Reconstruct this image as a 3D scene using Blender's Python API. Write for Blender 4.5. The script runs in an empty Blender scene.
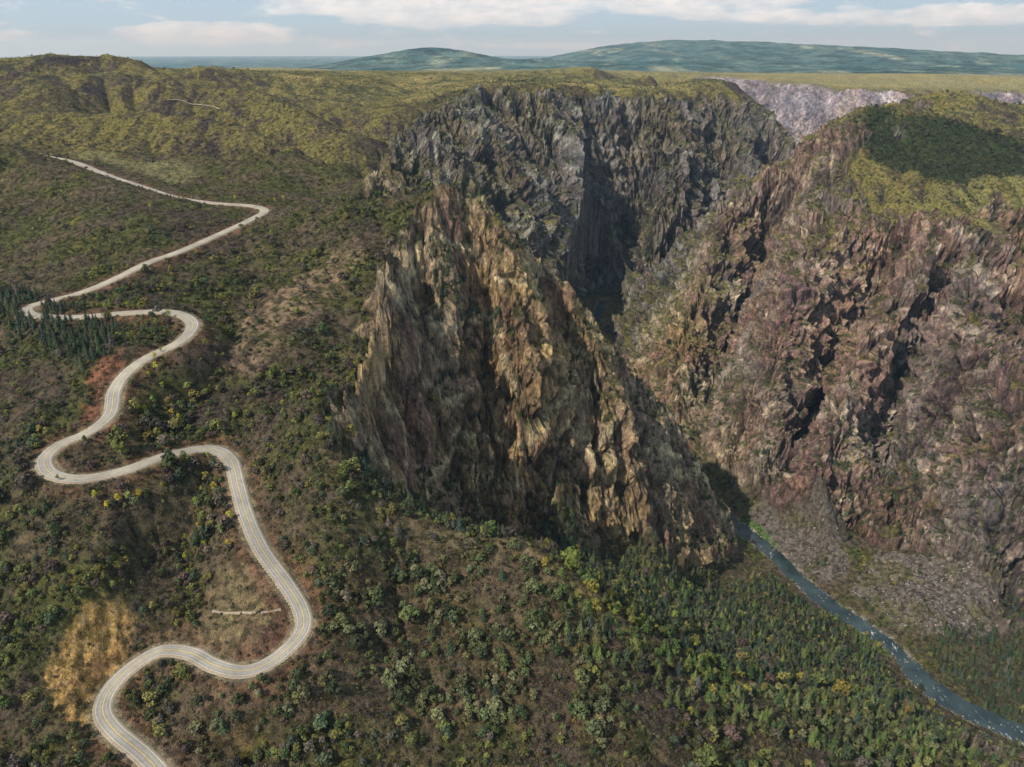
import bpy, bmesh, math, random, os
import numpy as np
from mathutils import Vector
DEV = ''
RIVER=[(626.2,522.2,0),(567.6,585.8,0.5),(527.9,615.5,1),(499.9,656.4,1.5),(489,713,2),(465.5,753.7,2.5),(435.2,795.8,3),(414.9,847.9,3.5),(398,907.7,4),(369.8,957.9,4.5),(346.7,1009.5,5),(329.8,1056.2,5.5),(306.8,1150.7,6),(265.3,1349.3,6.5),(229.9,1568.7,7),(206.4,1809.8,7.5),(276.1,2122.1,8)]
LINES={
 'crest':[(-276,842,537.5),(-178.1,815,550.3),(-110,800,555.2),(-66.1,790,554.9),(-13.2,800,515.1),(56.3,825,444.4),(95.1,838,389.8),(136.9,850,331.4),(198.1,870,249.8),(265.9,890,160),(311.2,905,73.4)],
 'cliffbase':[(-116.2,445,450.2),(-107.7,480,415.8),(-97,540,358.3),(-62.1,620,294.7),(8.6,655,240),(103,700,173.3),(222.6,790,97.5),(322,890,24.9)],
 'edge':[(-65.3,780,553.6),(-109,738,524.3),(-108.5,638,492.9),(-109.5,572,470.3),(-115.7,508,454.5),(-115.5,445,457.3)],
 'fgridge':[(-110.7,420,452.9),(-73.1,400,427),(-41,400,411.2),(11.8,390,404.2),(55.8,365,382.7),(98,370,344.7),(175.1,380,289),(280,400,236.3),(412.2,430,154.5),(621.9,480,35.1)],
 'rim':[(-298.3,1750,556.8),(-229.4,1950,582.8),(-87.4,2150,604),(140.3,2300,594.6),(293.6,2350,575.6),(439.6,2500,570.6),(785.2,2700,553.9),(922.7,2720,484.1),(955.8,2620,388.3)],
 'spur':[(948.3,2000,546.1),(850.1,1950,545.2),(718.1,1900,473.9),(581.1,1900,376.1),(465.4,1900,260.8),(350.7,1940,127.5),(282.6,1960,19.5)],
 'rcliff':[(691.6,1800,416.7),(713.8,1650,363.7),(741,1500,342.8),(811.2,1440,355.1),(912.1,1410,358.4),(1012.7,1390,369),(1188.5,1350,378.5)],
 'farrim':[(265.7,4400,596),(639.1,4300,588.4),(995.6,4200,581.3),(1254,4000,563.6),(1436,3800,543.7),(1615.9,3650,524.1),(1940.9,3650,524.1),(2236.7,3600,520.1),(2888.9,3550,507.8)],
 'farbase':[(623.1,3750,347.2),(888.2,3600,271.7),(1292,3400,252.4),(1504.7,3250,209.6),(2110,3250,209.6),(2716.2,3200,217.2)],
 'B1':[(640.3,1412,303.8),(567.1,1302,257.8),(520.4,1227,207.3),(465.3,1122,157.8),(422.4,1052,100),(400.7,1002,73.4)],
 'G1':[(757.1,1480,219.6),(692.4,1375,158.8),(624.6,1285,111.2),(542.1,1195,60.9),(497.9,1100,12.1)],
 'B2':[(803.9,1360,334),(695.1,1250,284.9),(607.8,1160,252.5),(559.3,1110,218.7),(530.8,1080,199.8),(492.4,1000,147.5),(471.3,935,97.7)],
 'G2':[(903.9,1412,241.7),(791.9,1322,179.6),(703,1232,125.3),(631.5,1132,74.6),(589.5,1037,32)],
 'B4':[(846.4,1337,340.2),(786.2,1242,296.8),(740.8,1152,246.6),(746.9,1072,208.8),(744.9,1012,185.1)],
 'G4':[(1010.2,1428,257.7),(948.5,1328,187.7),(908.1,1208,136.5)],
 'B0':[(552.1,1765,304.2),(471.5,1635,193.5),(381.4,1455,115.8),(317.2,1305,69.3)],
 'G0':[(671.6,1840,236.1),(571.3,1670,132.8),(473.1,1490,53.9),(394.9,1330,11.8)],
 'B5':[(639.9,1692,355.2),(569.4,1572,258.9),(482,1392,184.7),(404.9,1242,120.6),(357.5,1147,66.3)],
 'c1':[(-66.7,735,504.3),(-72.8,695,442.7),(-81.6,655,383.5),(-82.4,600,346.9)],
 'c2':[(-40.1,768,473.4),(-34.4,730,406.9),(-23.5,695,340.4),(-12.7,668,294.7)],
 'c3':[(3.2,765,496.3),(13.7,725,431.6),(29.3,690,366.5),(50.7,665,296.5),(61.9,650,243.6)],
 'c4':[(56.1,808,413.3),(73.7,780,349),(97,750,285.6),(114.4,720,222.4)],
 'c5':[(110.2,795,355.3),(134.7,775,299),(151.5,745,247.9),(162.1,710,187.3)],
 'c6':[(179.5,840,250.7),(204.1,818,188.5),(226.7,792,128.1)],
 'c7':[(242,850,168.4),(263.9,835,121.9)],
 'c8':[(-103.9,700,440.9),(-106.1,635,393.1),(-107.6,590,374)],
 'v12':[(-925.4,1590,580),(-852.1,1600,565),(-632.8,1560,548),(-466.9,1470,525),(-323.5,1330,485),(-208.9,1210,455)],
 'v01':[(-1010.6,2040,632),(-847.6,2010,610),(-612.5,1900,585),(-412.5,1750,545),(-275.3,1650,500)],
 'v2b':[(-795.4,1290,560),(-685.9,1270,552),(-563.2,1250,540),(-442.2,1225,522),(-280.7,1150,505)],
 'M1':[(-103.6,1900,521.3),(-29.2,1840,446),(43.3,1780,361.2),(118.2,1780,263.7),(187.5,1870,148.2)],
 'M2':[(135.5,2200,552),(214.8,2110,475.4),(263.8,2060,375.8),(288,2030,272.5),(280.8,2050,148.3)],
 'M3':[(462.3,2350,530.5),(500.5,2270,429.9),(485.5,2180,328.4),(435.8,2120,230.4)],
 'M4':[(809.3,2620,504.7),(787.1,2520,400.2),(734.2,2390,317.6)],
 'N1':[(-33.2,2150,537.2),(49.8,2110,449),(117.9,2050,364),(186.4,2000,256.9),(237.1,2010,136)],
 'N2':[(339.4,2400,526.9),(371.6,2340,421.6),(401.2,2270,283),(379.2,2210,158.3)],
 'N3':[(684.6,2620,504.7),(711,2580,393),(677.8,2470,262.7)],
 'N0':[(-189,1780,543.5),(-129.7,1720,462.6),(-49.4,1650,363.7),(41.3,1640,258.6)],
 'lowspur':[(753.9,900,249.8),(711.1,900,226.5),(668.6,905,167.5),(626.8,925,86.5),(604.2,900,32)],
 'skyl':[(-1352.5,1700,657.9),(-1123.3,1750,672.8),(-1045.6,1850,681.8),(-954.6,1900,683.5),(-906.7,2000,673.5),(-824,2100,652.8),(-615.1,2300,632.3),(-408.6,2450,619.3)],
 's1':[(-795.8,1900,644.1),(-561.3,1750,613.6),(-396.2,1600,573),(-307.9,1450,531.1)],
 's2':[(-1088.4,1480,593.3),(-842.7,1450,595.4),(-598.9,1400,592.3),(-452.4,1330,574.9),(-353.3,1270,548.9),(-251.9,1180,514.3)],
 'hillc':[(-792.4,1020,578.6),(-665.2,990,582.2),(-574.4,960,566.3),(-496.4,925,553.2),(-421.2,890,543.6),(-346.5,862,534.8)],
 'gully':[(-276.1,760,524.3),(-273.4,720,508.3),(-266.6,650,489),(-254.3,585,474.3),(-258.3,525,459.4),(-243.7,470,456.8),(-217.8,438,450.2),(-198.4,396,429.7),(-202.5,370,410.2),(-193.1,345,400.1),(-190.1,318,394.7),(-185,295,388.3),(-174.7,275,381.2),(-163.2,255,371.5),(-153.7,235,374.5)],
 'eb1':[(-123,736,525.3),(-122.5,636,493.9),(-123.5,570,471.3),(-129.7,506,455.5)],
 'eb2':[(-141,733,525.3),(-140.5,633,493.9),(-141.5,567,471.3),(-147.7,503,455.5)],
 'rimback':[(-236.5,2010,587.8),(-89.8,2210,609),(144,2360,599.6),(301.1,2410,580.6),(450.1,2560,575.6),(802.7,2760,558.9)],
}
ROAD=[(-681.8,1075,565.3),(-652.1,1060,564.5),(-600.7,1040,559.1),(-530.1,990,548.1),(-456.5,940,539.8),(-414.2,912,534.9),(-355.4,885,532.7),(-307.1,866,534),(-283.3,845,532.3),(-285.4,815,530.6),(-299.9,775,526.2),(-329.8,715,517.7),(-349.1,690,514.3),(-364.7,660,508.1),(-385.6,635,501.4),(-413.1,618,496.6),(-420.7,605,495.4),(-408.3,590,495.2),(-384.8,583,494.9),(-358.1,581,496.5),(-330.4,585,497.8),(-296.4,585,499.6),(-273.6,575,500.4),(-256.8,555,498.8),(-257.9,530,493.9),(-274.1,512,488.7),(-283.4,495,485.4),(-285,475,476.8),(-278.6,452,470),(-284.6,435,465.8),(-298.9,423,462.5),(-301.9,410,460.2),(-293.8,398,457),(-280.8,393,455),(-266,394,453.6),(-245.5,405,455.7),(-226.1,427,454.2),(-208.3,440,449.8),(-192.3,432,445.8),(-179,407,441.7),(-168.1,386,432.7),(-151.8,362,423.9),(-134.4,344,416),(-123.3,332,407.7),(-118.3,322,404.2),(-120,313,398),(-129.6,301,396.7),(-143.9,294,395.2),(-162,299,394.4),(-180.2,310,393.6),(-200.2,315,388.6),(-213.6,306,385.7),(-219.6,294,382),(-218,282,379),(-207.4,272,376),(-189.5,261,374.8),(-178.4,253,374),(-168.3,244,372.9),(-157.3,230,374.4)]
POINTS=[(1322.2,2000,536.4),(1518.5,2000,536.4),(919,1800,474.5),(1058.3,1800,485.8),(1185.5,1750,458.5),(837.5,1600,406.1),(818,1530,388.2),(1045.1,1600,435.7),(945.4,1560,403),(1176.2,1600,427.3),(1238.2,2250,537.7),(1608.5,2450,538.1),(1095.7,2200,549.3),(353.8,1200,15.6),(380.7,1800,115.7),(335.5,1290,10.1),(402.2,1110,26.5),(663,1560,328.5),(929.2,1240,221.7),(729.8,1090,154.7),(863.3,1110,163.6),(446,1030,26.7),(496.4,950,32.9),(579,905,55.5),(624.3,825,53.7),(542.4,765,35),(517.7,850,16.3),(639.7,770,30.7),(673,800,73.3),(693.7,815,127.7),(633.1,725,3.9),(632.9,640,-8.6),(573.2,715,13.5),(778.7,740,-10.5),(813,830,83.9),(677.9,1000,102.4),(611.3,985,84),(-235.2,1600,509.6),(-164.1,1500,463.9),(-146.5,1800,485.8),(884.7,2600,116.9),(-95.7,1080,349.4),(14.5,1230,206.1),(106.8,1250,198.1),(-152.3,980,452.9),(-197.4,960,517.3),(-88.6,1550,384.1),(10,880,433.9),(118.2,900,306.8),(272.4,960,108.6),(-74.9,880,502.6),(-109.2,2700,608),(193.8,3200,605.8),(523.1,3000,601.2),(691.4,2900,580.7),(-60.4,4000,600.9),(432,3900,603.3),(-300,2900,614.7),(825.8,2850,569.4),(-961,1850,647.7),(-1070.8,1650,634.1),(-921.5,1600,617.2),(-782.1,1700,622.1),(-259.8,1500,521.5),(-868.7,1300,561.6),(-471.6,1150,558.8),(-320.8,1150,555.9),(-242.2,1130,544),(-247,1010,523.8),(-164.9,1010,533.1),(-345.6,985,536),(-382.8,910,534.1),(-268.7,940,528.6),(-546.2,1080,549.6),(-201.2,860,524.7),(-621.6,900,534.7),(-554.2,780,503.3),(-449.7,800,531.5),(-423.1,740,513.4),(-432.8,680,504.3),(-379.4,790,533.6),(-645.5,760,508.4),(-472.8,650,498.7),(-376.4,560,492.7),(-351.4,480,468),(-344.4,500,483.2),(-356.7,450,459.3),(-311.7,478,477),(-422.2,560,475.2),(-340.6,545,489.8),(-310.4,397,459.1),(-464.8,500,458.4),(-338.7,565,490.8),(-329.9,485,477.8),(-322,388,442.7),(-273.3,368,441.6),(-233.8,358,434.3),(-291.9,328,414.9),(-253.7,323,419.2),(-230.6,326,416.6),(-230,312,400.4),(-266.6,278,392.2),(-234,262,382.2),(-255.9,253,374),(-222,363,415.6),(-351,330,413.2),(-241.9,288,388.5),(-246.9,303,401.9),(-262.7,414,456.4),(-257.4,444,454.7),(-261.3,425,457.6),(-270.5,492,462.2),(-287.9,545,494),(-311.2,560,492.7),(-137.7,325,410.3),(-150.9,310,402.4),(-163.1,355,421.9),(-165.7,338,406.2),(-216.3,735,514.7),(-161.9,720,518.5),(-187.8,620,498.7),(-148.2,640,492.3),(-214.7,560,484),(-170.1,545,481.2),(-144.4,570,471.1),(-148.1,460,477.7),(-121.7,432,468.9),(-195,490,463.2),(-139.6,420,460.5),(-182.9,445,446.2),(-132.3,385,444.6),(-100.8,384,445.3),(-153.5,386,428.9),(-126.1,352,424.3),(-102.3,352,424.3),(-245.6,690,496.4),(-270.1,745,517.4),(-95.2,338,406.2),(-70,370,410.2),(-32.1,355,391.4),(-101.1,308,397),(-112,282,387.8),(-137.1,275,381.2),(-65.6,325,380.3),(-135.6,262,362.4),(-58.6,265,358.6),(-6.8,302,365.6),(-6.4,268,354.7),(39.5,315,367.2),(71.3,288,350.7),(114.5,320,329),(170.7,300,313.5),(276,365,247.2),(-151.6,287,382.2),(69.5,275,345.7),(-28.6,540,310.1),(45.7,560,249.5),(6.1,450,352.2),(147.6,620,174.7),(89.8,600,217.4),(260.2,620,133.3),(212.4,650,135),(174.9,520,200.7),(340.1,660,66.3),(355.3,570,97.7),(414.2,570,68.9),(333.3,790,64.5),(430.1,510,88.3),(105.3,470,281),(401.7,745,35.9),(444.8,2100,10),(575.4,2085,20),(711.9,2100,35),(893.3,2200,60),(1158.5,2480,100),(1455.9,2750,120),(1891.9,2850,120),(2433.7,2800,120),(718.4,3230,250),(941.4,3080,180),(1078,2860,140),(1130.6,2680,110),(1312.4,2950,120),(1194.1,3080,150),(1576.6,3000,120),(399.4,3500,380),(990.9,2150,250),(-242.4,2060,586.8),(-91.9,2260,608),(147,2410,598.6),(307.3,2460,579.6),(458.9,2610,574.6),(817.2,2810,557.9),(-260,2210,586.8),(-98,2410,608),(156.2,2560,598.6),(326.1,2610,579.6),(485.3,2760,574.6),(-285.9,2430,584.8),(-106.9,2630,606),(169.6,2780,596.6),(353.6,2830,577.6),(524,2980,572.6),(-323.6,2750,582.8),(-119.9,2950,604),(274.8,4550,596),(292.9,4850,596),(661.4,4450,588.4),(706,4750,588.4),(1031.1,4350,581.3),(1102.2,4650,581.3),(1301.1,4150,563.6),(1395.1,4450,563.6),(1492.7,3950,543.7),(1606.1,4250,543.7),(1682.3,3800,524.1),(1815.1,4100,524.1),(2020.7,3800,524.1),(2180.2,4100,524.1),(2329.9,3750,520.1),(2516.3,4050,520.1),(3011,3700,507.8),(3255.1,4000,507.8),(-400,120,360),(0,120,355),(-150,120,365),(150,120,345),(400,120,330),(0,60,345),(-300,50,340),(300,50,330),(700,150,200),(900,400,100),(-3753.6,3149.7,600),(-4289.8,3599.6,590),(-4979.3,4178.1,550),(-3464.8,3464.8,600),(-3959.8,3959.8,590),(-4596.2,4596.2,550),(-3149.7,3753.6,600),(-3599.6,4289.8,590),(-4178.1,4979.3,550),(-2810.5,4013.8,600),(-3212,4587.3,590),(-3728.2,5324.5,550),(-2450,4243.5,600),(-2800,4849.7,590),(-3250,5629.2,550),(-2070.8,4440.9,600),(-2366.7,5075.3,590),(-2747,5891,550),(-1675.9,4604.5,600),(-1915.3,5262.3,590),(-2223.1,6108,550),(-1268.2,4733,600),(-1449.4,5409.2,590),(-1682.3,6278.5,550),(-850.9,4825.6,570),(-972.4,5514.9,560),(-1128.7,6401.3,550),(-427.1,4881.4,570),(-488.1,5578.7,560),(-566.5,6475.3,550),(0,4900,570),(0,5600,560),(0,6500,550),(427.1,4881.4,570),(488.1,5578.7,560),(566.5,6475.3,550),(850.9,4825.6,570),(972.4,5514.9,560),(1128.7,6401.3,550),(1268.2,4733,570),(1449.4,5409.2,560),(1682.3,6278.5,550),(1675.9,4604.5,570),(1915.3,5262.3,560),(2223.1,6108,550),(2070.8,4440.9,570),(2366.7,5075.3,560),(2747,5891,550),(2450,4243.5,570),(2800,4849.7,560),(3250,5629.2,550),(2810.5,4013.8,570),(3212,4587.3,560),(3728.2,5324.5,550),(3149.7,3753.6,570),(3599.6,4289.8,560),(4178.1,4979.3,550),(3464.8,3464.8,570),(3959.8,3959.8,560),(4596.2,4596.2,550),(3753.6,3149.7,570),(4289.8,3599.6,560),(4979.3,4178.1,550),(-2500,3000,620),(-3500,3000,620),(-1500,3500,610),(-2000,1500,640),(-1200,900,600),(1900,1300,330),(1900,2000,520),(2400,2300,520)]
FARPTS=[(-1837.4,9000,456.1),(-1812.7,11000,629.6),(-1173,11500,717.8),(-419.7,10500,620.8),(572.3,9500,530.4),(1155,8500,499.2),(1440.5,24000,464.2),(2296.4,21000,779.9),(3248.2,19000,900.6),(3961.3,17000,860.4),(4776.8,15500,759),(6099.7,14500,706),(7374.4,13500,644.3),(8002.5,12500,577.2),(9587.9,12000,540.9),(1645.2,9500,530.4),(2126.7,9000,508.2),(2653.7,8500,489.3),(3070,7200,488.1),(3759.3,6800,492),(4207.1,6500,478.4),(5167.2,6400,466.8),(4771.8,9800,525),(3969.5,11000,541.5),(5394.9,8800,522.6),(3379.3,13000,587.1),(6003.2,11200,551.5),(5550.7,12400,578.2),(453,7500,522.8),(-302.1,7500,514.1),(-983.4,8500,509),(-883.7,9800,570.1),(-2311.3,20000,300),(-763.6,19000,330),(736.4,21000,420),(-3671.2,18000,250),(-4959,15000,250),(-1736.1,15000,350),(-211.2,14000,400),(784.1,13000,430),(-30641.8,25711.5,300),(-61283.6,51423,200),(-28284.3,28284.3,300),(-56568.5,56568.5,200),(-25711.5,30641.8,300),(-51423,61283.6,200),(-22943.1,32766.1,300),(-45886.1,65532.2,200),(-20000,34641,300),(-40000,69282,200),(-16904.7,36252.3,300),(-33809.5,72504.6,200),(-13680.8,37587.7,300),(-27361.6,75175.4,200),(-10352.8,38637,300),(-20705.5,77274.1,200),(-6945.9,39392.3,300),(-13891.9,78784.6,200),(-3486.2,39847.8,300),(-6972.5,79695.6,200),(0,40000,300),(0,80000,200),(3486.2,39847.8,300),(6972.5,79695.6,200),(6945.9,39392.3,300),(13891.9,78784.6,200),(10352.8,38637,300),(20705.5,77274.1,200),(13680.8,37587.7,300),(27361.6,75175.4,200),(16904.7,36252.3,300),(33809.5,72504.6,200),(20000,34641,300),(40000,69282,200),(22943.1,32766.1,300),(45886.1,65532.2,200),(25711.5,30641.8,300),(51423,61283.6,200),(28284.3,28284.3,300),(56568.5,56568.5,200),(30641.8,25711.5,300),(61283.6,51423,200),(-6128.4,5142.3,420),(-9192.5,7713.5,350),(-15320.9,12855.8,320),(-5142.3,6128.4,420),(-7713.5,9192.5,350),(-12855.8,15320.9,320),(-4000,6928.2,420),(-6000,10392.3,350),(-10000,17320.5,320),(-2736.2,7517.5,420),(-4104.2,11276.3,350),(-6840.4,18793.9,320),(5656.9,5656.9,420),(8485.3,8485.3,350),(14142.1,14142.1,320),(6553.2,4588.6,420),(9829.8,6882.9,350),(16383,11471.5,320)]
AREAS={
 'spurgrass':[(577,1878),(453,1863),(355,1917),(266,1852),(296,1531),(319,1344),(475,1595),(530,1453),(592,1385),(768,1515),(759,1650),(754,1749),(713,1869)],
 'rockbench':[(-203,1016),(-215,1461),(-108,793),(-190,990)],
 'rockcentral':[(-119,726),(-66,789),(53,828),(135,840),(342,1141),(342,899),(218,772),(101,693),(8,627),(-60,585),(-94,516),(-114,437),(-120,473),(-115,594)],
 'rockright':[(811,1863),(847,1824),(767,1752),(764,1661),(793,1553),(819,1496),(916,1416),(1043,1377),(823,962),(714,749),(639,727),(651,799),(603,860),(546,883),(471,899),(414,990),(384,1081),(336,1209),(183,881),(262,1893),(349,1931),(459,1868),(711,1886)],
 'rockmid':[(-247,1441),(-240,1674),(-207,1967),(-87,2160),(257,2320),(787,2643),(957,2624),(581,1890),(459,1868),(289,2141),(131,1928),(-37,795),(-75,777),(-210,1414)],
 'scree':[(516,867),(568,871),(642,810),(666,783),(625,726),(548,716),(510,743),(476,813)],
 'talus':[(386,1051),(434,966),(513,914),(490,850),(451,820),(416,889),(386,985)],
 'pinesleft':[(-541,667),(-455,652),(-392,604),(-322,565),(-303,524),(-309,487),(-357,530),(-433,581),(-494,592)],
 'pineslow':[(-407,459),(-341,435),(-292,392),(-252,374),(-263,360),(-321,388),(-362,392)],
 'pinesbase':[(-119,427),(-94,516),(-60,585),(8,627),(101,693),(251,794),(355,764),(440,762),(470,655),(389,432),(439,438),(324,439),(178,386),(98,368),(55,363),(34,609),(-8,392),(-54,395),(-97,395)],
 'pinesface':[(-100,723),(-54,744),(-23,761),(-13,726),(-55,718),(-88,700)],
 'pinesface2':[(-106,475),(-87,606),(-35,663),(51,642),(104,703),(8,627),(-60,585),(-94,516)],
 'pinesriver':[(521,721),(714,744),(593,553),(556,598),(535,684)],
 'oakplateau':[(1414,3540),(892,1888),(1079,1915),(1245,1866),(1283,1738),(960,1601),(887,1723),(804,1748)],
 'grasslit':[(826,1577),(967,1611),(1246,1676),(1064,1378),(910,1411),(815,1507)],
 'tanslope':[(-234,536),(-237,627),(-202,679),(-170,736),(-139,712),(-165,631),(-180,551),(-201,512)],
 'yellowcut':[(-241,323),(-228,332),(-217,331),(-221,316),(-219,293),(-218,268),(-240,274),(-252,290),(-248,303)],
 'redcut':[(-319,507),(-297,513),(-287,503),(-287,474),(-280,452),(-285,436),(-296,446),(-302,476)],
 'fill':[(-166,362),(-149,355),(-131,339),(-122,318),(-131,306),(-149,301),(-171,308),(-184,321),(-187,347)],
 'flatroad':[(-735,1240),(-676,1245),(-438,1061),(-424,981),(-530,1044)],
 'bank':[(366,1004),(399,980),(423,912),(397,894),(363,937)],
 'bankgold':[(431,823),(460,779),(492,726),(481,681),(449,719),(421,783)],
 'goldridge':[(17,383),(62,403),(109,414),(181,397),(149,349),(79,339),(30,356)],
 'forestlight':[(30,356),(82,354),(173,376),(319,433),(403,419),(255,333),(152,316),(75,313),(28,328)],
 'reddirt':[(-108,351),(-7,386),(19,379),(65,333),(69,275),(-158,256),(-174,276),(-138,283),(-112,311)],
}
ASPENS=[(-316,424),(-363,613),(-268,494),(-265,500),(-259,492),(-267,469),(-262,480),(-262,467),(-247,475),(-242,472),(-244,457),(-268,507),(-267,516),(-258,419),(-253,414),(-243,381),(-238,384),(-248,376),(-233,387),(-205,417),(-204,408),(-204,398),(-199,385),(-192,374),(-173,365),(-181,375),(-176,381),(-283,390),(-206,430),(-209,385),(-317,593),(-329,597),(-334,576),(-347,595),(-282,569),(-288,558),(-393,615),(-431,636),(-205,372),(-199,361),(-340,910),(-290,907),(-288,935),(-316,933),(-389,865),(-405,826),(-194,405),(-256,380)]
TRACKS=[(0.45,[(-175,334),(-160,329),(-142,324),(-130,328)]),(1.3,[(-740,1679),(-706,1694),(-670,1688),(-618,1656)])]

CAMZ = 700.0
PITCH = math.radians(24.5)
FPX = 731.0
rng = np.random.default_rng(7)
scene = bpy.context.scene
col = scene.collection

# ------------------------------------------------------------------ noise
_pr = np.random.default_rng(11)
PERM = _pr.permutation(4096).astype(np.int32)
G3 = _pr.normal(size=(4096, 3)).astype(np.float32); G3 /= np.linalg.norm(G3, axis=1)[:, None]
def noise3(x, y, z, seed=0):
    x = np.asarray(x, np.float32) + seed * 17.31; y = np.asarray(y, np.float32) - seed * 9.7; z = np.asarray(z, np.float32) + seed * 5.1
    out = np.empty(x.shape, np.float32).ravel()
    X, Y, Z = x.ravel(), y.ravel(), np.broadcast_to(z, x.shape).ravel()
    for s in range(0, X.size, 400000):
        a, b, c = X[s:s+400000], Y[s:s+400000], Z[s:s+400000]
        ia, ib, ic = np.floor(a), np.floor(b), np.floor(c)
        fa, fb, fc = a-ia, b-ib, c-ic
        ia = ia.astype(np.int32) & 4095; ib = ib.astype(np.int32) & 4095; ic = ic.astype(np.int32) & 4095
        u, v, w = [t*t*t*(t*(t*6-15)+10) for t in (fa, fb, fc)]
        r = 0
        for dx in (0, 1):
            wx = u if dx else 1-u
            h1 = PERM[(ia+dx) & 4095]
            for dy in (0, 1):
                wy = v if dy else 1-v
                h2 = PERM[(h1+ib+dy) & 4095]
                for dz in (0, 1):
                    wz = w if dz else 1-w
                    g = G3[PERM[(h2+ic+dz) & 4095]]
                    r = r + wx*wy*wz*(g[:, 0]*(fa-dx)+g[:, 1]*(fb-dy)+g[:, 2]*(fc-dz))
        out[s:s+400000] = r
    return (out*1.5).reshape(x.shape)
def fbm(x, y, z, wl, octv=4, gain=.5, seed=0, ridged=False):
    s = 0; a = 1.; t = 0.
    for k in range(octv):
        f = 2.03**k/wl
        n = noise3(x*f, y*f, z*f, seed+k*3)
        if ridged: n = 1-2*np.abs(n)*1.3
        s = s+a*n; t += a; a *= gain
    return s/t
def sstep(a, b, x):
    t = np.clip((x-a)/(b-a), 0, 1); return t*t*(3-2*t)

# ------------------------------------------------------------------ terrain grid: rings around the viewpoint region, finer where it is close
DTH = .0034 if DEV == 'c' else .0017
AZ0, AZ1 = math.radians(-50), math.radians(47)
R0, R1 = 75., 5600.
NT = int((AZ1-AZ0)/DTH)//4*4+1
NR = int(math.log(R1/R0)/DTH)//4*4+1
AZ = np.linspace(AZ0, AZ1, NT); LR = np.linspace(math.log(R0), math.log(R1), NR)
def blur(a, n, it=2):
    for _ in range(it):
        for ax in (0, 1):
            p = np.pad(a, [(n+1, n) if i == ax else (0, 0) for i in (0, 1)], mode='edge')
            c = np.cumsum(p, axis=ax, dtype=np.float64)
            a = ((c[2*n+1:]-c[:-2*n-1]) if ax == 0 else (c[:, 2*n+1:]-c[:, :-2*n-1]))/(2*n+1)
    return a
def upsample(a, shp):
    def ax(a, n):
        t = np.linspace(0, a.shape[0]-1, n); i = np.minimum(t.astype(int), a.shape[0]-2); f = (t-i)[:, None]
        return a[i]*(1-f)+a[i+1]*f
    return ax(ax(a, shp[0]).T, shp[1]).T
def dens(w, step):
    out = []
    for a, b in zip(w[:-1], w[1:]):
        a = np.array(a, float); b = np.array(b, float)
        r = min(np.hypot(*a[:2]), np.hypot(*b[:2])); n = max(1, int(np.linalg.norm((b-a)[:2])/(step*r)))
        out += [a+(b-a)*k/n for k in range(n)]
    out.append(np.array(w[-1], float)); return np.array(out)
def spline(w, step):                       # Catmull-Rom through world points at an even spacing in metres
    w = np.array(w, float); w = np.vstack([2*w[0]-w[1], w, 2*w[-1]-w[-2]]); o = []
    for i in range(1, len(w)-2):
        p0, p1, p2, p3 = w[i-1:i+3]; n = max(2, int(np.linalg.norm(p2-p1)/step*2))
        for k in range(n):
            t = k/n; o.append(.5*((2*p1)+(-p0+p2)*t+(2*p0-5*p1+4*p2-p3)*t*t+(-p0+3*p1-3*p2+p3)*t**3))
    o.append(w[-2]); o = np.array(o)
    s = np.r_[0, np.cumsum(np.linalg.norm(np.diff(o[:, :2], axis=0), axis=1))]
    q = np.arange(0, s[-1], step)
    return np.stack([np.interp(q, s, o[:, k]) for k in range(3)], 1)
roadp = spline(ROAD, 2.0)
k = np.ones(25)/25
zp = np.pad(roadp[:, 2], 12, mode='edge'); roadp[:, 2] = np.convolve(zp, k, 'valid')
riverp = spline(RIVER, 6.0)
ctl = [np.array(POINTS, float)]+[dens(v, .03) for kk, v in LINES.items()]
ctl.append(dens(ROAD, .03)); ctl.append(dens(RIVER, .03))
ctl = np.vstack(ctl)
ca = np.arctan2(ctl[:, 0], ctl[:, 1]); cr = np.log(np.hypot(ctl[:, 0], ctl[:, 1]))
cz = ctl[:, 2]
keep = []
for i in range(len(ca)):
    if not any((ca[i]-ca[j])**2+(cr[i]-cr[j])**2 < .006**2 for j in keep): keep.append(i)
ca, cr, cz = ca[keep], cr[keep], cz[keep]
SM = .006
D = np.sqrt((ca[:, None]-ca)**2+(cr[:, None]-cr)**2+SM*SM)
Nn = len(ca)
M = np.zeros((Nn+3, Nn+3)); M[:Nn, :Nn] = -D+np.eye(Nn)*2e-4*-1; M[:Nn, Nn] = 1; M[:Nn, Nn+1] = ca; M[:Nn, Nn+2] = cr
M[Nn:, :Nn] = M[:Nn, Nn:].T
sol = np.linalg.solve(M, np.r_[cz, 0, 0, 0])
def base_z(a, r):
    o = np.empty(a.size); a = a.ravel(); r = r.ravel()
    for s in range(0, a.size, 20000):
        d = np.sqrt((a[s:s+20000, None]-ca)**2+(r[s:s+20000, None]-cr)**2+SM*SM)
        o[s:s+20000] = -d@sol[:Nn]+sol[Nn]+sol[Nn+1]*a[s:s+20000]+sol[Nn+2]*r[s:s+20000]
    return o
st = 4 if DEV != 'c' else 2
ga, gr = np.meshgrid(np.linspace(AZ0, AZ1, (NT-1)//st+1), np.linspace(math.log(R0), math.log(R1), (NR-1)//st+1))
zb = base_z(ga, gr).reshape(ga.shape)
far_blend = sstep(math.log(4600), math.log(R1), gr)
zb = upsample(zb, (NR, NT))
A, Lr = np.meshgrid(AZ, LR)
R = np.exp(Lr); X = (R*np.sin(A)); Y = (R*np.cos(A))

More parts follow.
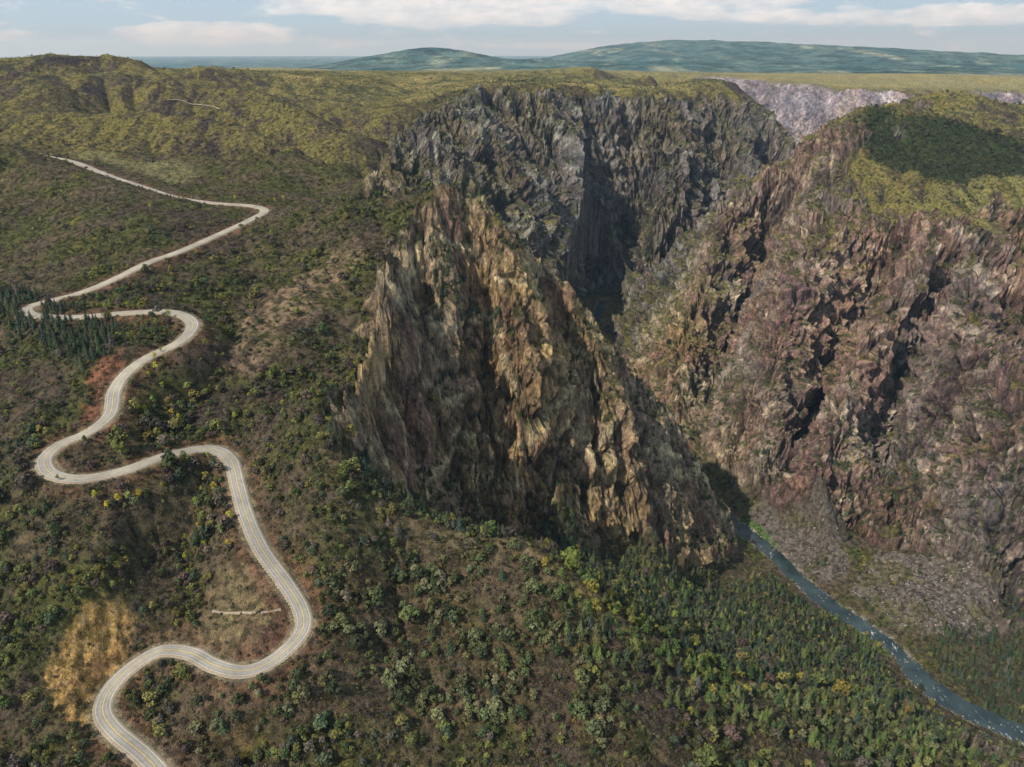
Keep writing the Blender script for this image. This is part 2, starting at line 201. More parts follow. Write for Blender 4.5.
zb = np.maximum(zb, -6)
def grads(z):
    gt = np.gradient(z, DTH, axis=1)/R; gl = np.gradient(z, DTH, axis=0)/R
    s, c = np.sin(A), np.cos(A)
    return gl*s+gt*c, gl*c-gt*s                       # d/dx, d/dy
gx, gy = grads(blur(zb, 6))
slope0 = np.hypot(gx, gy)
steep = sstep(.55, 1.0, slope0)
# distance maps to the road and the river (nearest sample, by local stamping)
def dist_line(pts, reach):
    dist = np.full(R.shape, 1e3); idx = np.zeros(R.shape, np.int32)
    for i, p in enumerate(pts):
        a = math.atan2(p[0], p[1]); r = math.hypot(p[0], p[1])
        j = int((a-AZ0)/DTH); k = int((math.log(r)-LR[0])/DTH); w = int(reach/r/DTH)+1
        if j < -w or k < -w: continue
        sl = (slice(max(0, k-w), max(0, k+w+1)), slice(max(0, j-w), max(0, j+w+1)))
        d = np.hypot(X[sl]-p[0], Y[sl]-p[1]); m = d < dist[sl]
        dist[sl] = np.where(m, d, dist[sl]); t = idx[sl]; t[m] = i
    return dist, idx
droad, iroad = dist_line(roadp, 34)
driv, iriv = dist_line(riverp, 90)

# map regions (plan polygons, world metres), edges roughened with noise and softened
_wa = fbm(X/R*60, Y/R*60, Lr*60, 2.2, 4, .6, seed=90)*.016; _wb = fbm(X/R*60, Y/R*60, Lr*60, 2.2, 4, .6, seed=95)*.016
WA, WL = A+_wa, Lr+_wb
def region(poly, soft=3, warp=1):
    a = [math.atan2(x, y) for x, y in poly]; r = [math.log(math.hypot(x, y)) for x, y in poly]
    j0, j1 = [int(np.clip((v-AZ0)/DTH+s, 0, NT)) for v, s in ((min(a), -20), (max(a), 20))]
    k0, k1 = [int(np.clip((v-LR[0])/DTH+s, 0, NR)) for v, s in ((min(r), -20), (max(r), 20))]
    sl = (slice(k0, k1), slice(j0, j1)); P_, Q_ = (WA[sl], WL[sl]) if warp else (A[sl], Lr[sl])
    ins = np.zeros(P_.shape, bool); n = len(a)
    for i in range(n):
        x1, y1, x2, y2 = a[i], r[i], a[i-1], r[i-1]
        if y1 == y2: continue
        ins ^= ((y1 > Q_) != (y2 > Q_)) & (P_ < (x2-x1)*(Q_-y1)/(y2-y1)+x1)
    o = np.zeros(R.shape); o[sl] = ins
    if soft:
        o[sl] = blur(o[sl], soft)
    return o
from collections import defaultdict
RG = defaultdict(float)
_en = fbm(X/R*60, Y/R*60, Lr*60, .9, 4, .65, seed=99)*1.3
for k_, v_ in AREAS.items():
    RG[k_] = region(v_, 3, 1) if k_ in ('rockcentral', 'rockright', 'rockmid', 'rockbench') else sstep(.32, .68, region(v_, 9, 1)+.42*_en)
RG['rockfar'] = region([p_[:2] for p_ in LINES['farrim'][2:]]+[p_[:2] for p_ in LINES['farbase'][1:]][::-1], 3, 1)
rockreg = np.clip(RG['rockbench']+RG['rockfar']+RG['rockcentral']+RG['rockright']+RG['rockmid'], 0, 1)
scree = np.clip(RG['scree']+RG['talus'], 0, 1)

# coherent noise before erosion, so that gullies and ribs organise themselves
n1 = fbm(X, Y, zb*.3, 260, 5, .5, seed=1)
n2 = fbm(X, Y, zb*.3, 70, 4, .5, seed=5, ridged=True)
steep = np.clip(np.maximum(steep*.25, rockreg*sstep(.3, .7, slope0))+0*steep, 0, 1)*(1-.8*scree)
dcrest, _ = dist_line(np.vstack([dens(LINES[k_], .02) for k_ in ('crest', 'edge', 'rim', 'spur', 'rcliff', 'farrim')]), 150)
crest = .25+.75*sstep(5, 110, dcrest)
dedge, _ = dist_line(dens(LINES['edge'], .02), 90)
crest = crest*(.12+.88*sstep(0, 65, dedge))*(1-.65*sstep(2900, 3300, R))
n3 = fbm(X, Y, zb*.4, 210, 3, .5, seed=21, ridged=True)
big = RG['rockright']*(n3-.3)*26+RG['rockmid']*(n3-.3)*20+RG['rockfar']*(fbm(X, Y*.3, zb*0, 150, 3, .5, 23, True)-.3)*40
sc_ = X*.93+Y*.25
big = big+RG['rockcentral']*((fbm(sc_, (Y-.3*X)*.22, zb*.15, 80, 3, .55, 25, True)-.35)*30)
farw = sstep(500, 1500, R)
nearroad = sstep(6, 60, droad); nearriv = sstep(20, 90, driv)
z = zb+nearroad*nearriv*crest*(big+n1*(9+farw*-3+farw*(2+14*sstep(200, -300, X))+14*steep)+(n2-.3)*(3.5+8*steep+farw*2))
# --- stream-power erosion
def step2(z, K, m, dt, dth, Rg, n):
    nr, nt = z.shape; N = nr*nt
    idx = np.arange(N).reshape(nr, nt)
    zf = z.ravel()
    for _ in range(n):
        best = np.zeros((nr, nt)); rec = idx.copy(); dx = np.ones((nr, nt))
        zp = np.pad(z, 1, constant_values=1e9)
        for dj in (-1, 0, 1):
            for di in (-1, 0, 1):
                if di == dj == 0: continue
                l = math.hypot(di, dj)
                sl = (z-zp[1+di:1+di+nr, 1+dj:1+dj+nt])/(l*dth*Rg)
                b = sl > best
                best[b] = sl[b]; rec[b] = (idx+di*nt+dj)[b]; dx[b] = (l*dth*Rg)[b]
        rf = rec.ravel(); lev = (rf != idx.ravel()).astype(np.int64); p = rf.copy()
        for _k in range(14):
            lev = lev+lev[p]; p = p[p]
        order = np.argsort(lev, kind='stable'); ls = lev[order]
        cuts = np.searchsorted(ls, np.arange(ls[-1]+2))
        area = ((dth*Rg)**2).ravel().copy()
        for k in range(len(cuts)-2, 0, -1):
            c = order[cuts[k]:cuts[k+1]]; np.add.at(area, rf[c], area[c])
        F = (K.ravel()*dt*area**m/dx.ravel())
        zf = z.ravel().copy()
        for k in range(1, len(cuts)-1):
            c = order[cuts[k]:cuts[k+1]]; f = F[c]; zf[c] = (zf[c]+f*zf[rf[c]])/(1+f)
        z = zf.reshape(nr, nt)
    return z, area.reshape(nr, nt)
def erode(z, st, K, n, lim):
    zc = z[::st, ::st]; z1 = zc.copy(); Kc = K[::st, ::st]; Rg = R[::st, ::st]
    z1, ar = step2(z1, Kc, .42, 1., DTH*st, Rg, n)
    d = np.clip(zc-z1, 0, None); L_ = lim[::st, ::st]
    d = L_*np.tanh(d/L_)
    d = d-.55*blur(d, max(2, int(.05/(DTH*st))))
    return z-upsample(d, z.shape), upsample(np.log10(ar), z.shape)
Kmap = (.007+.05*farw+.12*steep)*nearroad*nearriv
lim = 5+farw*16+38*steep
HW = int(.09/DTH)
c_ = 2 if DEV == 'c' else 1
z, _a = erode(z, 8//c_, Kmap*1.5, 6, lim)
z += nearroad*nearriv*(noise3(X/24, Y/24, z/30, 31)*(1.0+4*steep+1.5*farw))
Kmap = Kmap*(1-.5*rockreg)
z, _a = erode(z, 4//c_, Kmap*1.2, 5, lim*.55)
z += nearroad*nearriv*(noise3(X/9, Y/9, z/14, 33)*(.35+1.6*steep))
z, logA = erode(z, max(1, 2//c_), Kmap*(1-.6*rockreg)*.8, 3, lim*.3)
for m_ in (steep > .3, steep <= .3):
    mf = m_.astype(float); mb = blur(mf, HW, 1)
    z = np.where(m_, z-.9*blur((z-zb)*mf, HW, 1)/np.maximum(mb, .02), z)
# --- road bench and river bed
rz = roadp[iroad, 2]
bench = sstep(16, 7.5, droad)
z = np.where(droad < 33, rz*bench+z*(1-bench), z)
# soften the cut and fill banks
lim_up = rz+np.clip(droad-8, 0, None)*1.1; lim_dn = rz-np.clip(droad-8, 0, None)*.75
bw = sstep(33, 20, droad)
z = z*(1-bw)+np.clip(z, lim_dn, lim_up)*bw
rvz = riverp[iriv, 2]
rw = 8.5+4*noise3(riverp[:, 0]/60, riverp[:, 1]/60, riverp[:, 1]*0, 3)[iriv]
z = np.where(driv < 88, np.clip(z, rvz-3+0*z, rvz-2+np.clip(driv-rw+3, 0, None)*(.32+1.4*sstep(50, 88, driv))+np.where(driv > 86, 400, 0)), z)
gx, gy = grads(blur(z, 3))
slope = np.hypot(gx, gy)
nz40 = fbm(X, Y, z, 40, 3, seed=40)
rock = np.clip(rockreg*sstep(.32, .62, slope+.22*nz40), 0, 1)*sstep(10, 22, droad)*(1-.9*scree)
rock = np.maximum(rock, RG['rockfar']*sstep(.15, .35, slope))
rock = np.maximum(rock, sstep(.95, 1.2, slope+.2*nz40)*sstep(-185, -150, X)*sstep(330, 400, Y+.3*X)*sstep(10, 25, droad)*(1-scree)*(1-np.clip(RG['pinesbase']+RG['forestlight']+RG['pinesriver']+RG['goldridge']+RG['bankgold'], 0, 1))*sstep(45, 90, driv))
gxb, gyb = grads(blur(z, 10)); sb = np.hypot(gxb, gyb)+1e-6
# --- rock relief: real 3-D displacement along the broad surface normal, stretched down the fall line
nx, ny, nz = -gxb, -gyb, np.ones_like(gxb); nl = np.sqrt(nx*nx+ny*ny+1); nx /= nl; ny /= nl; nz /= nl
PX, PY, PZ = X.copy(), Y.copy(), z.copy()
idx = np.where(rock.ravel() > .01)[0]
x, y, zz = X.ravel()[idx], Y.ravel()[idx], z.ravel()[idx]
def aniso(x, y, z, f, s):
    f = np.array(f, float); f /= np.linalg.norm(f); d = (x*f[0]+y*f[1]+z*f[2])*s
    return x-d*f[0], y-d*f[1], z-d*f[2]
wr = sstep(330, 480, x-.12*(y-1200))*sstep(2230, 2080, y)                                 # right wall
wm = (1-wr)*sstep(1250, 1500, y-.9*np.clip(x, 0, 400))                                     # far left wall
disp = 0; CRK = 0; CELL = 0
def worley(x, y, z, seed):
    x, y, z = x+seed*3.7, y+seed*1.3, z
    b0 = [np.floor(v-.5).astype(np.int32) for v in (x, y, z)]
    F1 = np.full(x.shape, 9., np.float32); F2 = F1.copy(); val = np.zeros(x.shape, np.float32)
    for dx in (0, 1):
        for dy in (0, 1):
            for dz in (0, 1):
                h = PERM[(PERM[(PERM[(b0[0]+dx) & 4095]+b0[1]+dy) & 4095]+b0[2]+dz) & 4095]
                g = G3[h]; d = (x-(b0[0]+dx+.5+.42*g[:, 0]))**2+(y-(b0[1]+dy+.5+.42*g[:, 1]))**2+(z-(b0[2]+dz+.5+.42*g[:, 2]))**2
                n_ = d < F1; F2 = np.where(n_, F1, np.minimum(F2, d)); F1 = np.where(n_, d, F1); val = np.where(n_, (h & 255)/255., val)
    return val, np.sqrt(F2)-np.sqrt(F1)
for w_, f_ in ((wr, (-.35, -.45, -.82)), (wm, (.35, -.45, -.8)), (1-wr-wm, (.16, -.5, -.85))):
    a, b, c = aniso(x, y, zz, f_, .58)
    wx = noise3(x/60, y/60, zz/60, 50)*9
    big_ = noise3(a/140, b/140, c/140, 49)
    d = fbm(a+wx, b+wx, c, 75, 2, .55, 51, True)*15+fbm(a, b+wx*.5, c, 24, 3, .6, 57, True)*(7+4*big_)
    a, b, c = aniso(x, y, zz, f_, .45)
    d = d+fbm(a, b, c, 6.5, 2, .6, 63, True)*2.4
    ck = (1-np.abs(fbm(a, b+wx*.6, c, 38, 2, .5, 71))*1.6).clip(0, 1)**7*7+(1-np.abs(noise3(a/13, b/13, c/13, 75))*1.5).clip(0, 1)**6*3.2
    wv1, we1 = worley(a/26+wx*.02, b/26, c/26, 1); wv2, we2 = worley(a/10, b/10+wx*.03, c/10, 2)
    d = d+(wv1-.5)*9+(wv2-.5)*4.2-2.5*sstep(.12, 0, we1)-1.2*sstep(.12, 0, we2); CELL = CELL+w_*(.6*wv1+.4*wv2)
    d = d-ck; CRK = CRK+w_*ck
    disp = disp+w_*d
disp = (disp-3.5)*rock.ravel()[idx]*(.45+.55*crest.ravel()[idx])*np.clip(sstep(14, 40, droad.ravel()[idx]), 0, 1)
fs = np.clip(R.ravel()[idx]/900, .6, 1.7)
disp = disp*fs*(1.2+.1*wr)*(1-.6*sstep(2850, 3300, y))
for P_, n_ in ((PX, nx), (PY, ny), (PZ, nz)):
    t = P_.ravel(); t[idx] += disp*n_.ravel()[idx]
RELIEF = np.zeros(R.size); RELIEF[idx] = disp; RELIEF = RELIEF.reshape(R.shape)
# small ground relief everywhere else
soft = (1-rock)*sstep(7.5, 16, droad)*sstep(14, 30, driv)
PZ -= (RG['yellowcut']+RG['redcut'])*fbm(X+Y*.3, (Y-X)*.3, 0*X, 9, 3, .6, 77, True)*2.2*sstep(9, 14, droad)
PZ += soft*(fbm(X, Y, 0*X, 7, 3, .55, 70)*.9*np.clip(R/500, .6, 3))
def face_keep():
    # only what the photograph could plausibly see, with a wide margin
    fy = PY*math.cos(PITCH)-(PZ-CAMZ)*math.sin(PITCH); u = FPX*PX/fy
    v = FPX*(PY*math.sin(PITCH)+(PZ-CAMZ)*math.cos(PITCH))/fy
    return (np.abs(u) < 512+260) & (v > -383-330)
kv = face_keep()
def grid_mesh(name, px, py, pz, keepv=None, rk=None):
    nr, nt = px.shape
    me = bpy.data.meshes.new(name)
    vid = np.arange(nr*nt).reshape(nr, nt)
    q = np.stack([vid[:-1, :-1], vid[:-1, 1:], vid[1:, 1:], vid[1:, :-1]], -1).reshape(-1, 4)
    vsel = None
    if keepv is not None:
        kf = keepv.ravel(); q = q[kf[q].all(1)]
        used = np.zeros(nr*nt, bool); used[q.ravel()] = True
        remap = np.cumsum(used)-1; q = remap[q]; vsel = np.where(used)[0]
    co = np.stack([px.ravel(), py.ravel(), pz.ravel()], 1).astype(np.float32)
    if vsel is not None: co = co[vsel]
    me.vertices.add(len(co)); me.vertices.foreach_set('co', co.ravel())
    me.loops.add(q.size); me.loops.foreach_set('vertex_index', q.ravel().astype(np.int32))
    me.polygons.add(len(q)); me.polygons.foreach_set('loop_start', np.arange(0, q.size, 4, dtype=np.int32))
    me.polygons.foreach_set('use_smooth', np.ones(len(q), bool))
    if rk is not None:
        rv_ = rk.ravel()[vsel] if vsel is not None else rk.ravel(); me.polygons.foreach_set('use_smooth', ~(rv_[q].mean(1) > .5))
    me.update(calc_edges=True)
    return me, vsel
# -- END TERRAIN
# ------------------------------------------------------------------ node helpers
def mat(name):
    m = bpy.data.materials.new(name); m.use_nodes = True
    nt = m.node_tree; b = nt.nodes['Principled BSDF']; b.inputs['Roughness'].default_value = .9
    b.inputs['Specular IOR Level'].default_value = .2
    return m, nt, b
def nd(nt, t, **kw):
    n = nt.nodes.new(t)
    for k, v in kw.items():
        if k.startswith('i_'):
            key = k[2:]; n.inputs[int(key) if key.isdigit() else key.replace('_', ' ')].default_value = v
        else: setattr(n, k, v)
    return n
def lk(nt, a, b): nt.links.new(a, b)
def mixc(nt, fac, a, b, mode='MIX'):
    n = nt.nodes.new('ShaderNodeMix'); n.data_type = 'RGBA'; n.blend_type = mode
    for s, v in ((n.inputs[0], fac), (n.inputs[6], a), (n.inputs[7], b)):
        if hasattr(v, 'links'): lk(nt, v, s)
        elif v is not None: s.default_value = v
    return n.outputs[2]
def ramp(nt, src, stops, interp='LINEAR'):
    r = nt.nodes.new('ShaderNodeValToRGB'); r.color_ramp.interpolation = interp
    e = r.color_ramp.elements
    while len(e) < len(stops): e.new(.5)
    for el, (p, c) in zip(e, stops): el.position = p; el.color = (c[0], c[1], c[2], 1) if len(c) == 3 else c
    lk(nt, src, r.inputs[0]); return r.outputs[0]
def noise(nt, co, scale, detail=3, rough=.55, dist=0):
    n = nd(nt, 'ShaderNodeTexNoise'); n.inputs['Scale'].default_value = scale; n.inputs['Detail'].default_value = detail
    n.inputs['Roughness'].default_value = rough; n.inputs['Distortion'].default_value = dist
    lk(nt, co, n.inputs['Vector']); return n.outputs['Fac']
def geo_pos(nt): return nd(nt, 'ShaderNodeNewGeometry').outputs['Position']

# ------------------------------------------------------------------ ground colours (per vertex, from world-space noise, slope and the map regions)
def shape_n():
    P_ = np.stack([PX, PY, PZ], -1); du = np.gradient(P_, axis=1); dv = np.gradient(P_, axis=0)
    n = np.cross(du, dv); n /= np.linalg.norm(n, axis=-1, keepdims=True)+1e-9
    return n*np.sign(n[..., 2:3]+1e-9)
NRM = shape_n(); NZ = NRM[..., 2]
def lerp(a, b, t): return a+(np.array(b)-a)*t[..., None] if np.ndim(b) == 1 else a+(b-a)*t[..., None]
def C3(r, g, b): return np.array([r, g, b])
f1 = fbm(X, Y, z, 180, 4, .55, 101); f2 = fbm(X, Y, z, 45, 4, .6, 111); f3 = fbm(X, Y, z, 11, 3, .6, 121)
f4 = noise3(X/3.2, Y/3.2, z/3.2, 131)
fr = noise3(X/9, Y/9, z/9, 141)
# scrub hills
ground = np.zeros(R.shape+(3,))+C3(.088, .067, .045)
ground = lerp(ground, C3(.062, .064, .024), sstep(-.25, .25, f2+.3*f1))
ground = lerp(ground, C3(.055, .040, .036), sstep(.05, .35, f1-.5*f2+.2*f3)*.8)
ground = lerp(ground, C3(.15, .125, .032), sstep(.22, .5, f3*.7+f2*.5-.3*f1)*.75)
ground = lerp(ground, C3(.022, .030, .014), sstep(.15, .4, f4*.55+f3*.5-.2*f2)*.8)
hill = sstep(1000, 1500, R)*(1-rock)
shady = sstep(-.02, .22, NRM[..., 0])                                 # slopes facing away from the sun: shade painted in as a purple tint
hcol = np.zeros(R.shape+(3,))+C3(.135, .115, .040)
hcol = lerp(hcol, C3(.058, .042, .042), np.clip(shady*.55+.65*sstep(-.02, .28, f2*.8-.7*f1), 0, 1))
hcol = lerp(hcol, C3(.19, .145, .045), sstep(.1, .45, f2*.6+f1*.5)*(1-shady)*.8)
hcol = lerp(hcol, C3(.14, .075, .03), sstep(.32, .5, fbm(X, Y, z, 60, 3, .6, 151))*.6)
hcol = lerp(hcol, C3(.030, .036, .014), sstep(.08, .4, f3*.6+f4*.5)*.75)
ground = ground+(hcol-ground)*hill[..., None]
flat = sstep(1700, 2300, R)*sstep(.45, .2, slope)*sstep(250, 400, z)
pl = np.zeros(R.shape+(3,))+C3(.17, .145, .055)
pl = lerp(pl, C3(.050, .060, .028), sstep(-.1, .2, f2+.4*f3-.3*f1)*.85); pl = lerp(pl, C3(.085, .06, .05), sstep(.1, .35, f1-.4*f2)*.6)
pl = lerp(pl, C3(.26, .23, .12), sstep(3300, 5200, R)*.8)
pl = lerp(pl, C3(.30, .24, .095), sstep(.05, .35, f1+.3*f3)*.8)
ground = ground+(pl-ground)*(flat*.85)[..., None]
# named regions
ground = lerp(ground, C3(.21, .145, .095), RG['tanslope']*sstep(-.3, .2, f3+.4*f2)*.75)
ground = lerp(ground, C3(.115, .070, .048), RG['reddirt']*sstep(-.3, .3, f2+.5*f3)*.6)
yc = np.zeros(R.shape+(3,))+C3(.31, .20, .075); yc = lerp(yc, C3(.16, .10, .04), sstep(-.1, .3, f3+.5*f4)); yc = lerp(yc, C3(.30, .21, .10), sstep(.15, .45, f4-.4*f3))
ground = ground+(yc-ground)*(RG['yellowcut'])[..., None]
ground = lerp(ground, C3(.19, .085, .05), RG['redcut']*.95)
fl = np.zeros(R.shape+(3,))+C3(.135, .105, .06); fl = lerp(fl, C3(.10, .065, .045), sstep(-.15, .2, f2)); fl = lerp(fl, C3(.17, .14, .07), sstep(.1, .4, f3))
ground = ground+(fl-ground)*(RG['fill']*.95)[..., None]
ground = lerp(ground, C3(.17, .16, .075), RG['flatroad']*.6)
ground = lerp(ground, C3(.028, .038, .016), RG['oakplateau']*sstep(-.4, .1, f3+.4)*.95)
ground = lerp(ground, C3(.16, .15, .055), RG['grasslit']*sstep(-.3, .2, f2+.3*f3)*.8)
ground = lerp(ground, C3(.20, .18, .045), RG['goldridge']*sstep(-.1, .3, f3)*.7)
ground = lerp(ground, C3(.12, .17, .035), RG['bankgold']*.7)
dfg, _ = dist_line(dens(LINES['fgridge'], .02), 30)
ground = lerp(ground, C3(.20, .15, .085), sstep(20, 4, dfg+10*f3)*.6)
ground = lerp(ground, C3(.06, .12, .025), RG['bank']*.8)
for k_ in ('pinesleft', 'pineslow', 'pinesriver', 'pinesbase'):
    ground = lerp(ground, C3(.045, .045, .024), RG[k_]*.6)
# bare red soil beside the road where the slope was cut
cut = sstep(22, 7, droad)*sstep(5, 8, droad)
ground = lerp(ground, C3(.16, .082, .055), cut*sstep(-.3, .2, f2+.3*f3)*.75)
ground = lerp(ground, C3(.20, .165, .11), sstep(8.5, 6.5, droad)*.8)
# rock
def rockcol():
    w1, w2, w3 = 0, 0, 0
    for w_, f_ in ((wr, (-.35, -.45, -.82)), (wm, (.35, -.45, -.8)), (1-wr-wm, (.16, -.5, -.85))):
        a, b, c = aniso(x, y, zz, f_, .75)
        w1 = w1+w_*fbm(a, b, c, 70, 3, .55, 201); w2 = w2+w_*fbm(a, b, c, 14, 3, .6, 211); w3 = w3+w_*noise3(a/3.5, b/3.5, c/3.5, 221)
    lf = fbm(x, y, zz, 230, 3, .5, 251)
    base = np.zeros((len(x), 3))+C3(.20, .155, .13)
    L1 = lambda c, t: base+(np.array(c)-base)*t[:, None]
    base = L1((.165, .105, .105), sstep(-.1, .3, w1)*.8)
    base = L1((.30, .22, .15), sstep(.05, .45, w2-.3*w1)*.8)
    base = L1((.27, .155, .115), sstep(.28, .55, fbm(x, y, zz, 160, 3, .5, 231))*.7*(.4+.6*wr))
    base = L1((.075, .055, .05), sstep(.12, .42, w3*.6+w2*.5+.1)*.8)
    base = L1((.42, .36, .27), sstep(.42, .62, w2+.3*w3)*.75)
    base = L1((.26, .235, .22), sstep(.0, .35, lf)*.65); base = L1((.33, .25, .14), sstep(.0, .35, -lf+.2*w2)*.5*(1-.6*wr)); base = L1((.15, .105, .105), sstep(-.05, .25, fbm(x, y, zz, 95, 3, .5, 281))*.6*wr)
    base = base*(.78+.44*CELL[:, None])
    dk = (1-np.abs(fbm(x+.4*zz, y-.3*zz, zz, 110, 3, .5, 255))*2.2).clip(0, 1)**14; base = L1((.52, .47, .38), dk*.7)
    cav = np.clip(sstep(2, -13, disp)*.6+sstep(1.5, 7, CRK)*.6, 0, .85); base = base*(1-cav[:, None])+np.array([.035, .034, .030])*cav[:, None]  # dark joints, plus shade painted into the hollows of the relief
    mid_ = wm[:, None]; base = base*(1-mid_)+(base*np.array([.74, .82, .90]))*mid_  # far left wall: haze and cloud shadow painted in as a blue tint
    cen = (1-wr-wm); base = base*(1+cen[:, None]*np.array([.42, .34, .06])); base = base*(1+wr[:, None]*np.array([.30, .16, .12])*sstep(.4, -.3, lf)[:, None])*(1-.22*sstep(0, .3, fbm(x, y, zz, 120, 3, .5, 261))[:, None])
    far_ = sstep(2850, 3200, y)[:, None]; base = base*(1-far_)+((base*np.array([1.35, 1.2, 1.25]))*(.55+.9*sstep(-.35, .35, fbm(x/1.2, y*.3, zz*.12, 60, 3, .55, 271)))[:, None]+np.array([.045, .05, .075]))*far_  # far gorge wall: distance haze painted in as a pale bluish lift
    nz_ = NZ.ravel()[idx]+.13*(RG['spurgrass']+np.zeros(R.shape)).ravel()[idx]
    sg_ = (RG['spurgrass']+np.zeros(R.shape)).ravel()[idx]
    veg = sstep(.60, .80, nz_+.17*wm+.08*(1-wr-wm)+.07*wr+.10*wr*sstep(250, 430, zz)+.05*wm*sstep(350, 200, zz)+.16*fbm(x, y, zz, 30, 3, .6, 241)+.10*w3)
    cveg = np.zeros((len(x), 3))+C3(.058, .066, .024); veg = veg*(1-.85*far_[:, 0]); t = sstep(0, .4, w2)[:, None]; cveg = cveg*(1-t)+np.array([.15, .125, .04])*t
    cveg = cveg+(np.array([.17, .15, .05])-cveg)*(sg_*.55)[:, None]
    t = sstep(.1, .4, w3)[:, None]; cveg = cveg*(1-t)+np.array([.025, .034, .014])*t
    return base+(cveg-base)*(veg*.85)[:, None], veg
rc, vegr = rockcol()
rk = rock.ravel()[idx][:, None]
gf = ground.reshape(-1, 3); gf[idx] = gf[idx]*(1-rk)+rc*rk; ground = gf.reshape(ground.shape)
VEGR = np.zeros(R.size); VEGR[idx] = vegr; VEGR = VEGR.reshape(R.shape)
sc = np.zeros(R.shape+(3,))+C3(.105, .090, .078); sc = lerp(sc, C3(.15, .130, .115), sstep(.1, .5, f4+.3*f3)); sc = lerp(sc, C3(.065, .052, .044), sstep(.0, .35, f3-.6*f4)); sc = lerp(sc, C3(.09, .08, .045), sstep(.05, .3, f2))
ground = ground+(sc-ground)*(sstep(.2, .8, scree+.5*f3)*.95*sstep(rw+1, rw+5, driv))[..., None]
ground = lerp(ground, C3(.19, .165, .135), sstep(9, 1, driv-rw-2)*sstep(-.2, .2, f3+.5*f2)*.9)
ground = ground*(1.28-.02*rock[..., None])
ground = np.clip(ground*(1+.25*fr[..., None]), .008, .8)

me, vsel = grid_mesh('terrain', PX, PY, PZ, kv, rock)
print('terrain verts', len(me.vertices))
terr = bpy.data.objects.new('terrain', me); col.objects.link(terr); terr['kind'] = 'structure'
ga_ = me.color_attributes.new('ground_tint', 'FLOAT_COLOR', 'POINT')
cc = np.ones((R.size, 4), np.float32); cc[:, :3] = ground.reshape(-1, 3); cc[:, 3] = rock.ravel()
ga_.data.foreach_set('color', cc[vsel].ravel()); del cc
def ground_material(name, attr, sc=1.):
    m, nt, b = mat(name)
    vc = nd(nt, 'ShaderNodeVertexColor', layer_name=attr); pos = geo_pos(nt)
    n1_ = noise(nt, pos, 1.1*sc, 4, .65); n2_ = noise(nt, pos, .22*sc, 4, .6)
    v = ramp(nt, n1_, [(.3, (.42, .42, .42)), (.5, (.95, .95, .95)), (.72, (1.65, 1.6, 1.5))])
    c = mixc(nt, 1, vc.outputs[0], v, 'MULTIPLY')
    v2 = ramp(nt, n2_, [(.3, (.65, .66, .68)), (.52, (1, 1, 1)), (.75, (1.4, 1.33, 1.2))])
    c = mixc(nt, 1, c, v2, 'MULTIPLY')
    mp = nd(nt, 'ShaderNodeMapping'); mp.inputs['Scale'].default_value = (1, 1, .35); mp.inputs['Rotation'].default_value = (math.radians(18), math.radians(-14), 0); lk(nt, pos, mp.inputs['Vector'])
    n3_ = noise(nt, mp.outputs[0], .17*sc, 7, .72, .4)
    rk_ = ramp(nt, n3_, [(.34, (.30, .30, .33)), (.47, (.85, .84, .84)), (.56, (1.15, 1.12, 1.05)), (.68, (2.1, 1.9, 1.55))])
    c = mixc(nt, vc.outputs[1], c, mixc(nt, 1, c, rk_, 'MULTIPLY'))
    sp1 = ramp(nt, noise(nt, pos, .16*sc, 3, .6), [(.42, (.38, .42, .36)), (.50, (.95, .95, .95)), (.62, (1.25, 1.2, 1.1))])
    inv = nd(nt, 'ShaderNodeMath', operation='SUBTRACT'); inv.inputs[0].default_value = 1.; lk(nt, vc.outputs[1], inv.inputs[1])
    inv2 = nd(nt, 'ShaderNodeMath', operation='MULTIPLY'); lk(nt, inv.outputs[0], inv2.inputs[0]); inv2.inputs[1].default_value = .8
    c = mixc(nt, inv2.outputs[0], c, mixc(nt, 1, c, sp1, 'MULTIPLY'))
    lk(nt, c, b.inputs['Base Color']); b.inputs['Roughness'].default_value = 1; b.inputs['Specular IOR Level'].default_value = .05
    bp = nd(nt, 'ShaderNodeBump'); bp.inputs['Strength'].default_value = .9; bp.inputs['Distance'].default_value = 1.2/sc
    h = nd(nt, 'ShaderNodeMath', operation='ADD'); lk(nt, noise(nt, pos, .55*sc, 6, .7), h.inputs[0]); lk(nt, n1_, h.inputs[1])
    lk(nt, h.outputs[0], bp.inputs['Height'])
    b2 = nd(nt, 'ShaderNodeBump'); b2.inputs['Distance'].default_value = 5/sc; lk(nt, n3_, b2.inputs['Height']); lk(nt, vc.outputs[1], b2.inputs['Strength']); lk(nt, bp.outputs[0], b2.inputs['Normal']); lk(nt, b2.outputs[0], b.inputs['Normal'])
    return m
me.materials.append(ground_material('scrub_and_rock_ground', 'ground_tint'))

# ------------------------------------------------------------------ the land beyond: plain, far hills and mesa out to the horizon
fc = np.array(FARPTS); e5 = [(R1*math.sin(a), R1*math.cos(a)) for a in np.linspace(AZ0, AZ1, 60)]
kend = NR-1
jj = np.clip(((np.linspace(AZ0, AZ1, 60)-AZ0)/DTH).astype(int), 0, NT-1)
fc = np.vstack([fc, [(x_, y_, z[kend, j_]) for (x_, y_), j_ in zip(e5, jj)]])
fa, fl_, fz = np.arctan2(fc[:, 0], fc[:, 1]), np.log(np.hypot(fc[:, 0], fc[:, 1])), fc[:, 2]
Nf = len(fa); D_ = -np.sqrt((fa[:, None]-fa)**2+(fl_[:, None]-fl_)**2+.01**2)
M_ = np.zeros((Nf+1, Nf+1)); M_[:Nf, :Nf] = D_; M_[Nf, :Nf] = 1; M_[:Nf, Nf] = 1
sf = np.linalg.solve(M_, np.r_[fz, 0])
